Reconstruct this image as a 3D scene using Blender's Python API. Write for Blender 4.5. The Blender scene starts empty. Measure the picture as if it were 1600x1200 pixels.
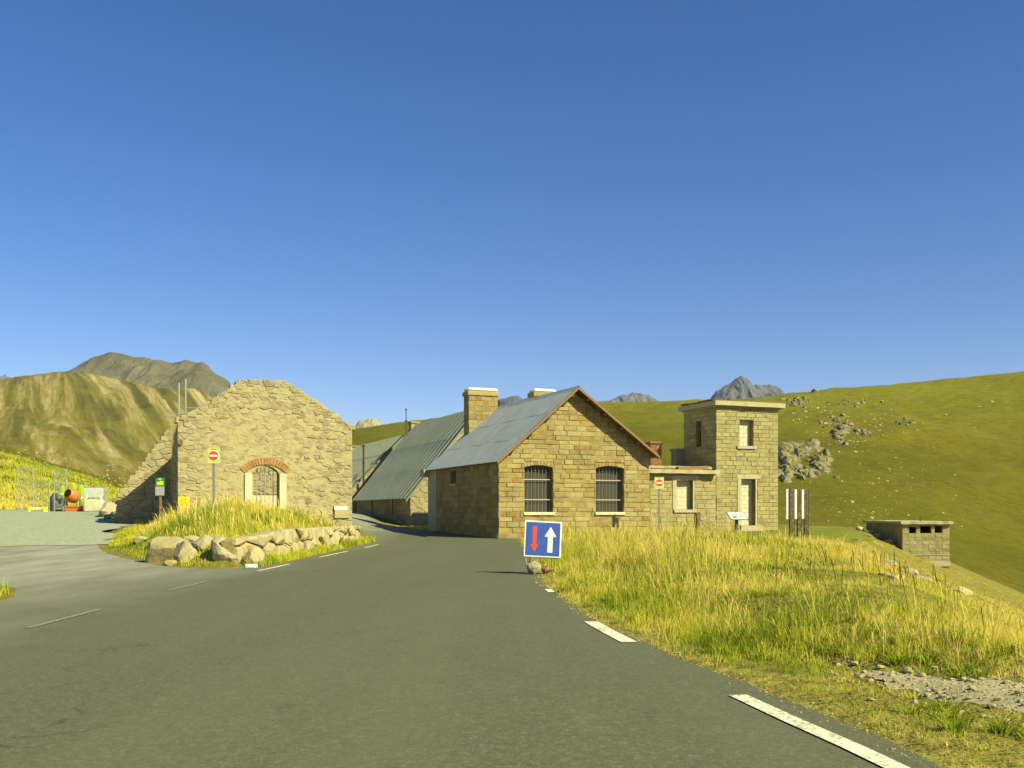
import bpy, bmesh, math, random
import numpy as np
from mathutils import Vector, Matrix
from mathutils import geometry as mgeo

random.seed(7); RNG = np.random.default_rng(7)
R = math.radians
sc = bpy.context.scene
COL = sc.collection

# ------------------------------------------------------------------ camera, sky, sun, exposure
F, HC, HZ = 1600.0, 1.4, 797.0          # focal length in photo pixels, eye height, horizon row
cd = bpy.data.cameras.new('camera'); cam = bpy.data.objects.new('camera', cd); COL.objects.link(cam)
cam.location = (0, 0, HC); cam.rotation_euler = (R(90), 0, 0)
cd.sensor_width = 36; cd.lens = 36 * F / 1600; cd.shift_y = (HZ - 600) / 1600
cd.clip_start = .1; cd.clip_end = 20000
sc.camera = cam

S = Vector((1.0, -0.68, 0.98)).normalized()      # towards the sun
EL = math.asin(S.z); AZ = math.atan2(S.x, S.y)
w = bpy.data.worlds.new('World'); sc.world = w; w.use_nodes = True
wn = w.node_tree.nodes; wl = w.node_tree.links
bg = wn['Background']; sky = wn.new('ShaderNodeTexSky'); sky.sky_type = 'NISHITA'
sky.sun_disc = False; sky.sun_elevation = EL; sky.sun_rotation = AZ
sky.altitude = 1500; sky.air_density = 1.0; sky.dust_density = 1.0; sky.ozone_density = 1.6
bg.inputs['Strength'].default_value = 0.071
hs = wn.new('ShaderNodeHueSaturation'); hs.inputs['Saturation'].default_value = 1.34
tm = wn.new('ShaderNodeMix'); tm.data_type = 'RGBA'; tm.blend_type = 'MULTIPLY'; tm.inputs[0].default_value = 1; tm.inputs[7].default_value = (1.05, .93, 1.07, 1)
wl.new(sky.outputs[0], hs.inputs['Color']); wl.new(hs.outputs[0], tm.inputs[6]); wl.new(tm.outputs[2], bg.inputs['Color'])
sd = bpy.data.lights.new('sun', 'SUN'); sun = bpy.data.objects.new('sun', sd); COL.objects.link(sun)
sd.energy = 5.0; sd.angle = R(.5); sd.color = (1, .95, .61)
sun.rotation_euler = (-S).to_track_quat('-Z', 'Y').to_euler(); sun.location = (40, -20, 60)
vs = sc.view_settings
vs.view_transform = 'Standard'; vs.look = 'None'; vs.gamma = 1; vs.use_curve_mapping = False
vs.exposure = 0.80
sc.render.engine = 'CYCLES'
sc.cycles.use_denoising = True
sc.cycles.max_bounces = 5; sc.cycles.diffuse_bounces = 2; sc.cycles.transparent_max_bounces = 8

# ------------------------------------------------------------------ small helpers
def P(px, py, D): return Vector(((px - 800) / F * D, D, HC + (HZ - py) / F * D))
def sm(a, b, x):
    t = np.clip((np.asarray(x, float) - a) / (b - a), 0, 1); return t * t * (3 - 2 * t)

def tag(o, label=None, cat=None, group=None, kind=None):
    if label: o['label'] = label
    if cat: o['category'] = cat
    if group: o['group'] = group
    if kind: o['kind'] = kind
    return o
def empty(name, loc=(0, 0, 0), rz=0.0, label=None, cat=None, group=None):
    o = bpy.data.objects.new(name, None); COL.objects.link(o)
    o.location = loc; o.rotation_euler = (0, 0, rz); o.empty_display_size = .2
    return tag(o, label, cat, group)
def link(name, me, mat=None, parent=None, smooth=False):
    if mat is not None and not me.materials: me.materials.append(mat)
    if smooth: me.polygons.foreach_set('use_smooth', [True] * len(me.polygons))
    o = bpy.data.objects.new(name, me); COL.objects.link(o)
    if parent: o.parent = parent
    return o
def obj(name, bm, mat=None, parent=None, smooth=False):
    me = bpy.data.meshes.new(name); bm.to_mesh(me); bm.free()
    return link(name, me, mat, parent, smooth)
def pyobj(name, verts, faces, mat=None, parent=None, smooth=False):
    me = bpy.data.meshes.new(name); me.from_pydata([tuple(v) for v in verts], [], faces); me.update()
    return link(name, me, mat, parent, smooth)

def box(bm, x0, x1, y0, y1, z0, z1, M=None, bev=0.0):
    r = bmesh.ops.create_cube(bm, size=1)
    vs_ = r['verts']
    for v in vs_:
        v.co = Vector(((x0 + x1) / 2 + v.co.x * (x1 - x0), (y0 + y1) / 2 + v.co.y * (y1 - y0), (z0 + z1) / 2 + v.co.z * (z1 - z0)))
    if bev:
        es = list({e for v in vs_ for e in v.link_edges})
        rr = bmesh.ops.bevel(bm, geom=es, offset=bev, segments=1, affect='EDGES')
        vs_ = list({v for v in rr['verts']} | {v for v in vs_ if v.is_valid})
    if M is not None:
        for v in vs_: v.co = M @ v.co
    return bm
def tube(bm, a, b, r, n=8, r2=None):
    a = Vector(a); b = Vector(b); d = b - a
    q = d.to_track_quat('Z', 'Y').to_matrix()
    r2 = r if r2 is None else r2
    A = [bm.verts.new(a + q @ Vector((r * math.cos(2 * math.pi * i / n), r * math.sin(2 * math.pi * i / n), 0))) for i in range(n)]
    B = [bm.verts.new(b + q @ Vector((r2 * math.cos(2 * math.pi * i / n), r2 * math.sin(2 * math.pi * i / n), 0))) for i in range(n)]
    for i in range(n):
        j = (i + 1) % n; bm.faces.new((A[i], A[j], B[j], B[i]))
    bm.faces.new(A[::-1]); bm.faces.new(B)
    return bm
def B_(): return bmesh.new()
def prism(bm, poly, d0, d1, fr):
    """extrude a 2-D polygon (counter-clockwise in s,t) between two depths; fr(s,t,d) -> point, d outward"""
    a = [bm.verts.new(fr(s, t, d0)) for s, t in poly]; b = [bm.verts.new(fr(s, t, d1)) for s, t in poly]
    n = len(poly)
    for i in range(n):
        j = (i + 1) % n; bm.faces.new((a[i], a[j], b[j], b[i]))
    bm.faces.new(b); bm.faces.new(a[::-1])
    return bm

# value noise
_T = RNG.random((64, 64, 16))
def vnoise(x, y, z=0.0):
    x = np.asarray(x, float); y = np.asarray(y, float); z = np.zeros_like(x) + z
    xi = np.floor(x).astype(int); yi = np.floor(y).astype(int); zi = np.floor(z).astype(int)
    fx, fy, fz = x - xi, y - yi, z - zi
    fx, fy, fz = [f * f * (3 - 2 * f) for f in (fx, fy, fz)]
    g = lambda a, b, c: _T[(xi + a) % 64, (yi + b) % 64, (zi + c) % 16]
    l = lambda a, b, t: a + (b - a) * t
    return l(l(l(g(0,0,0), g(1,0,0), fx), l(g(0,1,0), g(1,1,0), fx), fy), l(l(g(0,0,1), g(1,0,1), fx), l(g(0,1,1), g(1,1,1), fx), fy), fz) * 2 - 1
def fbm(x, y, z=0.0, o=4):
    s = 0; a = .5
    for i in range(o):
        s = s + a * vnoise(x * 2 ** i + 17.3 * i, y * 2 ** i + 5.1 * i, z * 2 ** i + 3.7 * i); a *= .5
    return s

# ------------------------------------------------------------------ node materials
class NT:
    def __init__(s, name, rough=.9, spec=.25):
        s.m = bpy.data.materials.new(name); s.m.use_nodes = True
        s.t = s.m.node_tree; s.b = s.t.nodes['Principled BSDF']
        s.b.inputs['Roughness'].default_value = rough; s.b.inputs['Specular IOR Level'].default_value = spec
    def n(s, ty, **kw):
        nd = s.t.nodes.new(ty)
        for k, v in kw.items():
            if k in nd.inputs: s.put(nd.inputs[k], v)
            else: setattr(nd, k, v)
        return nd
    def put(s, sock, v):
        if isinstance(v, bpy.types.NodeSocket): s.t.links.new(v, sock)
        else:
            if isinstance(v, tuple) and len(v) == 3 and sock.type == 'RGBA': v = (*v, 1)
            sock.default_value = v
    def pos(s): return s.n('ShaderNodeNewGeometry').outputs['Position']
    def noise(s, scale, detail=4, rough=.55, vec=None, dist=0.0):
        nd = s.n('ShaderNodeTexNoise', Scale=scale, Detail=float(detail), Roughness=rough, Distortion=dist)
        s.put(nd.inputs['Vector'], vec if vec is not None else s.pos()); return nd.outputs['Fac']
    def scaled(s, v, k):
        nd = s.n('ShaderNodeVectorMath', operation='MULTIPLY'); s.put(nd.inputs[0], v); nd.inputs[1].default_value = k; return nd.outputs[0]
    def math(s, op, a, b=0.0, clamp=False):
        nd = s.n('ShaderNodeMath', operation=op, use_clamp=clamp); s.put(nd.inputs[0], a); s.put(nd.inputs[1], b); return nd.outputs[0]
    def ramp(s, fac, stops, interp='LINEAR'):
        nd = s.n('ShaderNodeValToRGB'); s.put(nd.inputs[0], fac); cr = nd.color_ramp; cr.interpolation = interp
        while len(cr.elements) < len(stops): cr.elements.new(.5)
        for e, (p, c) in zip(cr.elements, stops): e.position = p; e.color = (*c, 1) if len(c) == 3 else c
        return nd.outputs[0]
    def step(s, fac, a, b): return s.ramp(fac, [(a, (0, 0, 0)), (b, (1, 1, 1))])
    def mix(s, fac, a, b, mode='MIX'):
        nd = s.n('ShaderNodeMix', data_type='RGBA', blend_type=mode)
        s.put(nd.inputs[0], fac); s.put(nd.inputs[6], a); s.put(nd.inputs[7], b); return nd.outputs[2]
    def rnd(s):
        g = s.n('ShaderNodeNewGeometry').outputs['Random Per Island']; o = s.n('ShaderNodeObjectInfo').outputs['Random']
        return s.math('FRACT', s.math('ADD', s.math('MULTIPLY', g, 7.13), o))
    def bump(s, h, strength=.5, dist=.02, prev=None):
        nd = s.n('ShaderNodeBump', Strength=strength, Distance=dist); s.put(nd.inputs['Height'], h)
        if prev is not None: s.put(nd.inputs['Normal'], prev)
        s.put(s.b.inputs['Normal'], nd.outputs[0]); return nd.outputs[0]
    def color(s, c): s.put(s.b.inputs['Base Color'], c); return s

def stone_mat(name, cols, mort=(.30, .22, .09), bumpd=.02, scale=5.0):
    t = NT(name, .92, .15)
    c = t.ramp(t.rnd(), [(i / max(1, len(cols) - 1), c_) for i, c_ in enumerate(cols)])
    n1 = t.noise(scale, 6, .65); n2 = t.noise(scale * .35, 3)
    c = t.mix(t.step(n1, .45, .75), c, t.mix(.5, c, (.44, .37, .20)))
    c = t.mix(t.math('MULTIPLY', t.step(n2, .52, .72), .55), c, (.16, .115, .05))
    c = t.mix(t.math('MULTIPLY', t.step(t.noise(scale * 9, 3), .58, .7), .6), c, (.10, .075, .035))
    t.color(c)
    h = t.bump(n1, .9, bumpd); t.bump(t.noise(scale * 6, 4, .7), .7, bumpd * .4, h)
    return t.m
def plain(name, col, rough=.6, spec=.3, var=.25, scale=6.0, metal=0.0, dirt=(.10, .08, .04)):
    t = NT(name, rough, spec); t.b.inputs['Metallic'].default_value = metal
    n1 = t.noise(scale, 5, .6)
    c = t.mix(t.math('MULTIPLY', t.step(n1, .5, .75), var), col, dirt)
    t.color(c); t.bump(t.noise(scale * 5, 3), .25, .004)
    return t.m

# photo-yellow stone, terracotta etc.
M_ASHLAR = stone_mat('ashlar_stone', [(0.2517, 0.1809, 0.0453), (0.3222, 0.2482, 0.0741), (0.2215, 0.1499, 0.0412), (0.2920, 0.2430, 0.0906), (0.3625, 0.2947, 0.1070), (0.2366, 0.2017, 0.0823), (0.3122, 0.2224, 0.0576)], scale=4)
M_MORTAR = stone_mat('mortar', [(0.2517, 0.1965, 0.0617), (0.2719, 0.2172, 0.0741)], scale=7, bumpd=.015)
M_RUBBLE = stone_mat('rubble_stone', [(0.3430, 0.2918, 0.1397), (0.3012, 0.2548, 0.1243), (0.3769, 0.3280, 0.1714), (0.2736, 0.2412, 0.1324), (0.3564, 0.2918, 0.1324), (0.2263, 0.2114, 0.1243)], scale=6, bumpd=.03)
M_RUBMORT = stone_mat('rubble_mortar', [(0.3958, 0.3416, 0.1587), (0.3817, 0.3263, 0.1505)], scale=7, bumpd=.03)
M_TOWER = stone_mat('tower_stone', [(0.2790, 0.2448, 0.0855), (0.3255, 0.2856, 0.1080), (0.2325, 0.1989, 0.0675), (0.3534, 0.3162, 0.1350), (0.2604, 0.2448, 0.1080), (0.3069, 0.2601, 0.0855)], scale=5)
M_CONC = plain('concrete', (0.391, 0.348, 0.192), .9, .2, .5, 3, dirt=(0.170, 0.136, 0.056))
M_PLASTER = plain('pale_plaster', (0.558, 0.504, 0.306), .9, .2, .5, 3, dirt=(0.297, 0.243, 0.111))
M_BLOCK = plain('infill_block', (.52, .48, .31), .9, .2, .35, 4, dirt=(.3, .26, .13))
M_BRICK = stone_mat('red_brick', [(0.3150, 0.1628, 0.0495), (0.3675, 0.2062, 0.0630), (0.2888, 0.1411, 0.0450)], scale=9, bumpd=.01)
M_BOULDER = stone_mat('boulder_stone', [(0.3867, 0.3288, 0.1522), (0.3514, 0.3108, 0.1659), (0.4221, 0.3456, 0.1460), (0.3160, 0.2676, 0.1250)], scale=3.5, bumpd=.05)
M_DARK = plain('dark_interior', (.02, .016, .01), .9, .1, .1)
M_BARS = plain('dark_window_bar', (.21, .20, .14), .5, .4, .4, 12, dirt=(.12, .08, .04))
M_IRON = plain('painted_iron', (.42, .38, .27), .5, .4, .4, 12, dirt=(.16, .1, .05))
M_GALV = plain('galvanised_tube', (.50, .50, .42), .4, .5, .25, 10, .6, dirt=(.3, .28, .2))
M_WHITE = plain('white_paint', (.80, .77, .62), .5, .4, .15, 5, dirt=(.5, .45, .3))
M_WOOD = stone_mat('weathered_wood', [(0.090, 0.064, 0.033), (0.112, 0.081, 0.043)], scale=8, bumpd=.01)
M_DWOOD = plain('dark_timber', (.055, .038, .018), .8, .2, .3)
M_SOFFIT = plain('roof_timber', (.16, .10, .04), .8, .2, .4, 5)
M_FASCIA = plain('fascia_board', (0.231, 0.135, 0.054), .7, .2, .3, 5)
M_BLUE = plain('sign_blue', (.035, .085, .33), .35, .5, .35, 9, dirt=(.10, .15, .33))
M_RED = plain('sign_red', (.75, .07, .015), .35, .5, .15, 9)
M_ORANGE = plain('orange_plastic', (0.5625, 0.1584, 0.0160), .5, .4, .2, 8)
M_LIME = plain('safety_lime', (0.3200, 0.4800, 0.0256), .7, .2, .15, 8)
M_SIGNYEL = plain('sign_lime_backing', (.45, .58, .10), .4, .4, .2, 9)
M_YELLOW = plain('yellow_panel', (.75, .60, .015), .45, .4, .2, 7, dirt=(.55, .40, .02))
M_GREEN = plain('sign_green', (.04, .22, .045), .5, .4, .2, 9)
M_GREY = plain('grey_panel', (.36, .36, .32), .5, .4, .25, 9)
M_POST = plain('grey_post', (.20, .19, .14), .5, .4, .3, 9)
M_TARP = plain('dark_tarp', (.07, .075, .06), .6, .4, .3, 7)
M_BOARD = plain('pale_board', (.52, .54, .44), .55, .3, .3, 6)
M_RUST_SHADE = stone_mat('rust_and_shade_brown', [(.20, .09, .03), (.16, .07, .025)], scale=7)  # brown of pipe, chimney and stone; on the stub wall, painted shade
def ascii_metal(name, col, dark):
    t = NT(name, .42, .5); t.b.inputs['Metallic'].default_value = .0
    n1 = t.noise(.8, 5, .6); n2 = t.noise(3.5, 5, .7, vec=t.scaled(t.pos(), (1, 1, .25)))
    c = t.mix(t.step(n1, .35, .7), col, dark)
    c = t.mix(t.math('MULTIPLY', t.step(n2, .5, .75), .45), c, (.17, .15, .10))
    c = t.mix(t.math('MULTIPLY', t.rnd(), .25), c, dark)
    c = t.mix(t.math('MULTIPLY', t.step(t.noise(1.0, 6, .7, vec=t.scaled(t.pos(), (.9, .9, .35)), dist=.5), .56, .70), .38), c, (.20, .13, .06))
    t.color(c); t.put(t.b.inputs['Roughness'], t.math('ADD', .5, t.math('MULTIPLY', n2, .3)))
    t.bump(n1, .2, .02); return t.m
M_ROOF1 = ascii_metal('zinc_roof', (0.4326, 0.4616, 0.3931), (0.3574, 0.3797, 0.3253))
M_ROOF2 = ascii_metal('corrugated_roof', (0.3583, 0.3683, 0.2187), (0.2869, 0.2984, 0.1755))

def asphalt():
    t = NT('asphalt', .85, .3)
    n = t.noise(70, 4, .8); n2 = t.noise(.35, 4, .6); n3 = t.noise(110, 2, .6)
    c = t.ramp(n, [(.3, (0.0539, 0.0556, 0.0242)), (.5, (0.0914, 0.0938, 0.0430)), (.62, (0.1102, 0.1112, 0.0538)), (.8, (0.1958, 0.1950, 0.1009))])
    c = t.mix(t.math('MULTIPLY', t.step(n2, .4, .65), .35), c, (0.0816, 0.0797, 0.0303))
    c = t.mix(t.math('MULTIPLY', t.step(n3, .60, .68), .6), c, (0.2938, 0.2863, 0.1480))
    g2 = t.noise(16, 5, .8); c = t.mix(t.math('MULTIPLY', t.step(g2, .48, .62), .6), c, (0.0632, 0.0640, 0.0302)); c = t.mix(t.math('MULTIPLY', t.step(t.noise(23, 4, .8), .53, .64), .6), c, (0.1734, 0.1720, 0.0986))
    trk = t.noise(.9, 4, .55, vec=t.scaled(t.pos(), (1.1, .06, 1)))
    c = t.mix(t.math('MULTIPLY', t.step(trk, .45, .65), .28), c, (0.1265, 0.1262, 0.0639))
    c = t.mix(t.math('MULTIPLY', t.step(t.noise(.8, 6, .7, dist=1.0), .60, .68), .3), c, (0.0571, 0.0564, 0.0242))
    vo = t.n('ShaderNodeTexVoronoi', Scale=.22, feature='DISTANCE_TO_EDGE'); wv = t.n('ShaderNodeVectorMath', operation='ADD'); nz = t.n('ShaderNodeTexNoise', Scale=1.4, Detail=5.0); t.put(nz.inputs['Vector'], t.pos())
    t.put(wv.inputs[0], t.pos()); t.put(wv.inputs[1], t.scaled(nz.outputs['Color'], (1.6, 1.6, 0))); t.put(vo.inputs['Vector'], wv.outputs[0])
    crack = t.math('MULTIPLY', t.math('SUBTRACT', 1.0, t.step(vo.outputs['Distance'], .0, .0035)), t.step(n2, .52, .6))
    c = t.mix(t.math('MULTIPLY', crack, .7), c, (0.0367, 0.0357, 0.0168))
    # dusty tyre-swept fringe towards the gravel branch on the left
    px = t.n('ShaderNodeSeparateXYZ'); t.put(px.inputs[0], t.pos())
    wob = t.math('MULTIPLY', t.noise(.18, 4, .6, dist=.6), 5.0)
    e = t.math('ADD', px.outputs[0], wob)
    dust = t.math('SUBTRACT', 1.0, t.step(t.math('ADD', t.math('MULTIPLY', e, .14), 1.12), .05, .75))
    streak = t.step(t.noise(.9, 5, .6, vec=t.scaled(t.pos(), (1.6, .35, 1))), .3, .7)
    c = t.mix(t.math('MULTIPLY', t.math('MULTIPLY', dust, .92), t.math('ADD', .45, t.math('MULTIPLY', streak, .6))), c, (0.3060, 0.3000, 0.2146))
    t.color(c); t.bump(n, .5, .006); t.bump(n3, .4, .003)
    return t.m
M_ASPH = asphalt()
def gravel(name, cols, sc_=9.0):
    t = NT(name, .95, .15)
    v = t.n('ShaderNodeTexVoronoi', Scale=sc_); t.put(v.inputs['Vector'], t.pos())
    n = t.noise(.5, 5, .6); n2 = t.noise(30, 4, .7)
    c = t.ramp(v.outputs['Color'], [(0, cols[0]), (.5, cols[1]), (1, cols[2])])
    c = t.mix(t.math('MULTIPLY', t.step(n, .35, .7), .5), c, cols[1]); c = t.mix(t.math('MULTIPLY', t.step(n2, .45, .75), .4), c, cols[0])
    t.color(c); t.bump(v.outputs['Distance'], .6, .02); t.bump(n2, .5, .01)
    return t.m
M_GRAVEL = gravel('pale_gravel', [(0.2184, 0.2340, 0.1445), (0.2972, 0.3219, 0.2030), (0.3666, 0.3993, 0.2709)])
M_SCREE = gravel('dirt_scree', [(.25, .21, .10), (.37, .32, .17), (.50, .45, .28)], 40)
def paint():
    t = NT('road_paint', .7, .3); n = t.noise(26, 5, .75); n2 = t.noise(2.2, 4, .6)
    c = t.mix(t.step(t.math('ADD', t.math('MULTIPLY', n, .7), t.math('MULTIPLY', n2, .3)), .49, .60), (.70, .66, .46), (.20, .19, .10))
    t.color(c); return t.m
M_PAINT = paint()
def faded():
    t = NT('faded_road_paint', .8, .25); n = t.noise(20, 5, .75)
    t.color(t.mix(t.step(n, .36, .56), (.28, .27, .18), (.15, .148, .088))); return t.m
M_FADED = faded()

def ground_mat():
    t = NT('meadow_ground', .95, .1)
    p = t.pos(); sx = t.n('ShaderNodeSeparateXYZ'); t.put(sx.inputs[0], p)
    dist = t.math('SQRT', t.math('ADD', t.math('MULTIPLY', sx.outputs[0], sx.outputs[0]), t.math('MULTIPLY', sx.outputs[1], sx.outputs[1])))
    far = t.math('DIVIDE', t.math('SUBTRACT', dist, 70), 60, True)
    # near soil with dry grass litter
    n = t.noise(3, 6, .65); n5 = t.noise(28, 4, .7)
    near = t.ramp(n, [(.3, (.14, .12, .02)), (.5, (.21, .185, .03)), (.7, (.29, .235, .05))])
    near = t.mix(t.math('MULTIPLY', t.step(n5, .45, .7), .5), near, (.10, .085, .02))
    # hillside turf
    a = t.noise(.012, 6, .6, dist=.4); b = t.noise(.07, 6, .65); c3 = t.noise(.5, 5, .7)
    hill = t.ramp(a, [(.30, (0.0762, 0.0764, 0.0024)), (.48, (0.1052, 0.0998, 0.0030)), (.62, (0.1342, 0.1208, 0.0039)), (.75, (0.1524, 0.1130, 0.0049))])
    hill = t.mix(t.math('MULTIPLY', t.step(b, .48, .68), .5), hill, (0.1452, 0.1052, 0.0039))
    hill = t.mix(t.math('MULTIPLY', t.step(b, .56, .42), .35), hill, (0.0944, 0.1052, 0.0030))
    hill = t.mix(t.math('MULTIPLY', t.step(c3, .42, .66), .5), hill, (0.0544, 0.0514, 0.0018))
    hill = t.mix(t.math('MULTIPLY', t.step(t.noise(1.6, 4, .7), .5, .7), .35), hill, (0.1814, 0.1598, 0.0122))
    up = t.math('DIVIDE', t.math('SUBTRACT', t.math('ADD', sx.outputs[2], t.math('MULTIPLY', a, 20.0)), 28.0), 26.0, True)
    hill = t.mix(t.math('MULTIPLY', up, .62), hill, t.mix(t.step(c3, .4, .7), (0.2214, 0.2147, 0.0112), (0.1296, 0.1186, 0.0072)))
    # bare streaks running down the slopes
    cmb = t.n('ShaderNodeCombineXYZ'); t.put(cmb.inputs[0], t.math('ADD', t.math('MULTIPLY', sx.outputs[0], .055), t.math('MULTIPLY', sx.outputs[1], .025))); t.put(cmb.inputs[1], t.math('MULTIPLY', sx.outputs[1], .0022))
    st = t.noise(1.0, 9, .74, vec=cmb.outputs[0], dist=.7)
    left = t.math('DIVIDE', t.math('SUBTRACT', -55.0, sx.outputs[0]), 50, True)
    leftfar = t.math('MULTIPLY', left, t.math('DIVIDE', t.math('SUBTRACT', dist, 170), 120, True))
    lh = t.ramp(st, [(.40, (0.0722, 0.0644, 0.0126)), (.46, (0.1204, 0.1059, 0.0176)), (.50, (0.1830, 0.1514, 0.0293)), (.54, (0.2793, 0.2223, 0.0782)), (.62, (0.4045, 0.3358, 0.1759))])
    lh = t.mix(t.math('MULTIPLY', t.step(t.noise(.02, 5, .6), .48, .62), .5), lh, (0.1669, 0.1510, 0.0146))
    lh = t.mix(t.math('MULTIPLY', t.step(c3, .42, .7), .35), lh, (0.0878, 0.0734, 0.0218))
    hill = t.mix(leftfar, hill, lh)
    scr = t.math('MULTIPLY', t.step(t.noise(.6, 7, .7, vec=cmb.outputs[0], dist=1.4), .57, .66), t.math('ADD', .06, t.math('MULTIPLY', leftfar, .6)))
    hill = t.mix(scr, hill, (0.2805, 0.2465, 0.1440))
    t.color(t.mix(far, near, hill))
    h = t.bump(t.noise(.15, 8, .7), .8, 1.2); t.bump(n5, .6, .03, h)
    return t.m
M_GROUND = ground_mat()
def lawn_mat():
    t = NT('short_turf', .95, .1); n = t.noise(1.2, 5, .6); n2 = t.noise(25, 4, .7)
    c = t.ramp(n, [(.3, (.13, .15, .014)), (.6, (.18, .19, .02)), (.75, (.22, .19, .03))])
    t.color(t.mix(t.math('MULTIPLY', t.step(n2, .45, .7), .5), c, (.08, .085, .01))); t.bump(n2, .7, .03); return t.m
M_LAWN = lawn_mat()
def rock_mat(name, cols, s1=.01, bd=10):
    t = NT(name, .95, .1)
    n = t.noise(s1, 7, .65, dist=.5); n2 = t.noise(s1 * 6, 6, .7)
    c = t.ramp(n, [(.3, cols[0]), (.5, cols[1]), (.7, cols[2])])
    c = t.mix(t.math('MULTIPLY', t.step(n2, .42, .7), .5), c, cols[0])
    t.color(c); t.bump(n2, 1, bd); return t.m
M_PEAK = rock_mat('grey_peak_rock', [(0.0720, 0.0777, 0.0800), (0.1224, 0.1258, 0.1240), (0.1728, 0.1739, 0.1680)], .006, 14)
M_BROWNPEAK = rock_mat('brown_peak_rock', [(.085, .08, .045), (.14, .13, .075), (.20, .185, .115)], .012, 8)
M_OUTCROP = rock_mat('limestone_outcrop', [(0.160, 0.144, 0.068), (0.336, 0.304, 0.165), (0.480, 0.440, 0.270)], .35, .5)
def grass_mat(name, stops):
    t = NT(name, .75, .2)
    at = t.n('ShaderNodeAttribute', attribute_name='tint').outputs['Fac']
    c = t.ramp(at, stops)
    t.color(c)
    tr = t.n('ShaderNodeBsdfTranslucent'); t.put(tr.inputs[0], c)
    mx = t.n('ShaderNodeMixShader'); mx.inputs[0].default_value = .55
    t.t.links.new(t.b.outputs[0], mx.inputs[1]); t.t.links.new(tr.outputs[0], mx.inputs[2])
    t.t.links.new(mx.outputs[0], t.t.nodes['Material Output'].inputs[0]); return t.m
M_GRASS = grass_mat('grass_blades', [(0, (0.1725, 0.2364, 0.0173)), (.25, (0.3919, 0.4411, 0.0289)), (.5, (0.6584, 0.6301, 0.0506)), (.75, (0.8465, 0.6930, 0.1084)), (1, (0.8779, 0.6615, 0.2166))])

# ------------------------------------------------------------------ terrain
MOUND = [(-6.35, 25.2), (-7.2, 24.9), (-8.2, 25.4), (-9.4, 27.2), (-10.9, 29.4), (-12.3, 31.5), (-13.5, 34.3), (-14.8, 38.5), (-16.0, 42.5), (-16.8, 46), (-16.6, 49), (-14, 53), (-8.6, 54), (-7.0, 49), (-6.4, 46), (-6.35, 40), (-6.3, 32)]
def sdf(poly, x, y):
    """signed distance, positive inside"""
    x = np.asarray(x, float); y = np.asarray(y, float)
    d = np.full(x.shape, 1e9); ins = np.zeros(x.shape, bool); n = len(poly)
    for i in range(n):
        ax, ay = poly[i]; bx, by = poly[(i + 1) % n]
        ex, ey = bx - ax, by - ay
        t = np.clip(((x - ax) * ex + (y - ay) * ey) / (ex * ex + ey * ey + 1e-12), 0, 1)
        d = np.minimum(d, np.hypot(x - ax - t * ex, y - ay - t * ey))
        c = ((ay > y) != (by > y)) & (x < (bx - ax) * (y - ay) / (by - ay + 1e-12) + ax)
        ins ^= c
    return np.where(ins, d, -d)
EDGE = np.array([(3, 2.75), (5.6, 2.42), (6.67, 2.27), (7.6, 2.09), (9.33, 1.75), (11, 1.42), (13.7, 1.0), (15.2, .93), (17.2, .75), (20.4, .56), (24, .58), (30, .45), (38, .35), (48, .3), (60, .2)])
def xe(y): return np.interp(y, EDGE[:, 0], EDGE[:, 1])
CREST = np.array([(0, 4.0), (8, 4.6), (12, 5.2), (16, 6.2), (20, 7.2), (25, 8.4), (35, 11.5), (46, 15.2), (56, 19.4), (70, 24), (100, 34)])
def xc(y): return np.interp(y, CREST[:, 0], CREST[:, 1])
def h_near(x, y):
    x = np.asarray(x, float); y = np.asarray(y, float)
    z = .2 * sm(48, 61, y) + .3 * sm(61, 80, y)
    z = z + sm(-6.6, -13, x) * 1.1 * sm(22, 58, y)
    d = sdf(MOUND, x, y)
    top = .5 + .55 * sm(.8, 4.5, d) + .06 * fbm(x * .7, y * .7)
    m = sm(-.1, 1.1, d)
    z = z * (1 - m) + m * np.maximum(z, top - .3 * sm(-9, -6.5, x) * sm(40, 46, y))
    e = x - xe(y)
    bank = (.34 - .22 * sm(33, 47, y)) * sm(.9, 2.6, e) * sm(3, 9, y)
    z = z + bank + sm(.5, 2, e) * .09 * fbm(x * .8, y * .8)
    d2 = x - xc(y); soft = .5 * (np.sqrt(d2 * d2 + .9) + d2)
    z = z - .42 * soft
    z = z - .6 * np.exp(-((x - 24.5) ** 2 + (y - 55) ** 2) / 30.0)
    return z
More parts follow.
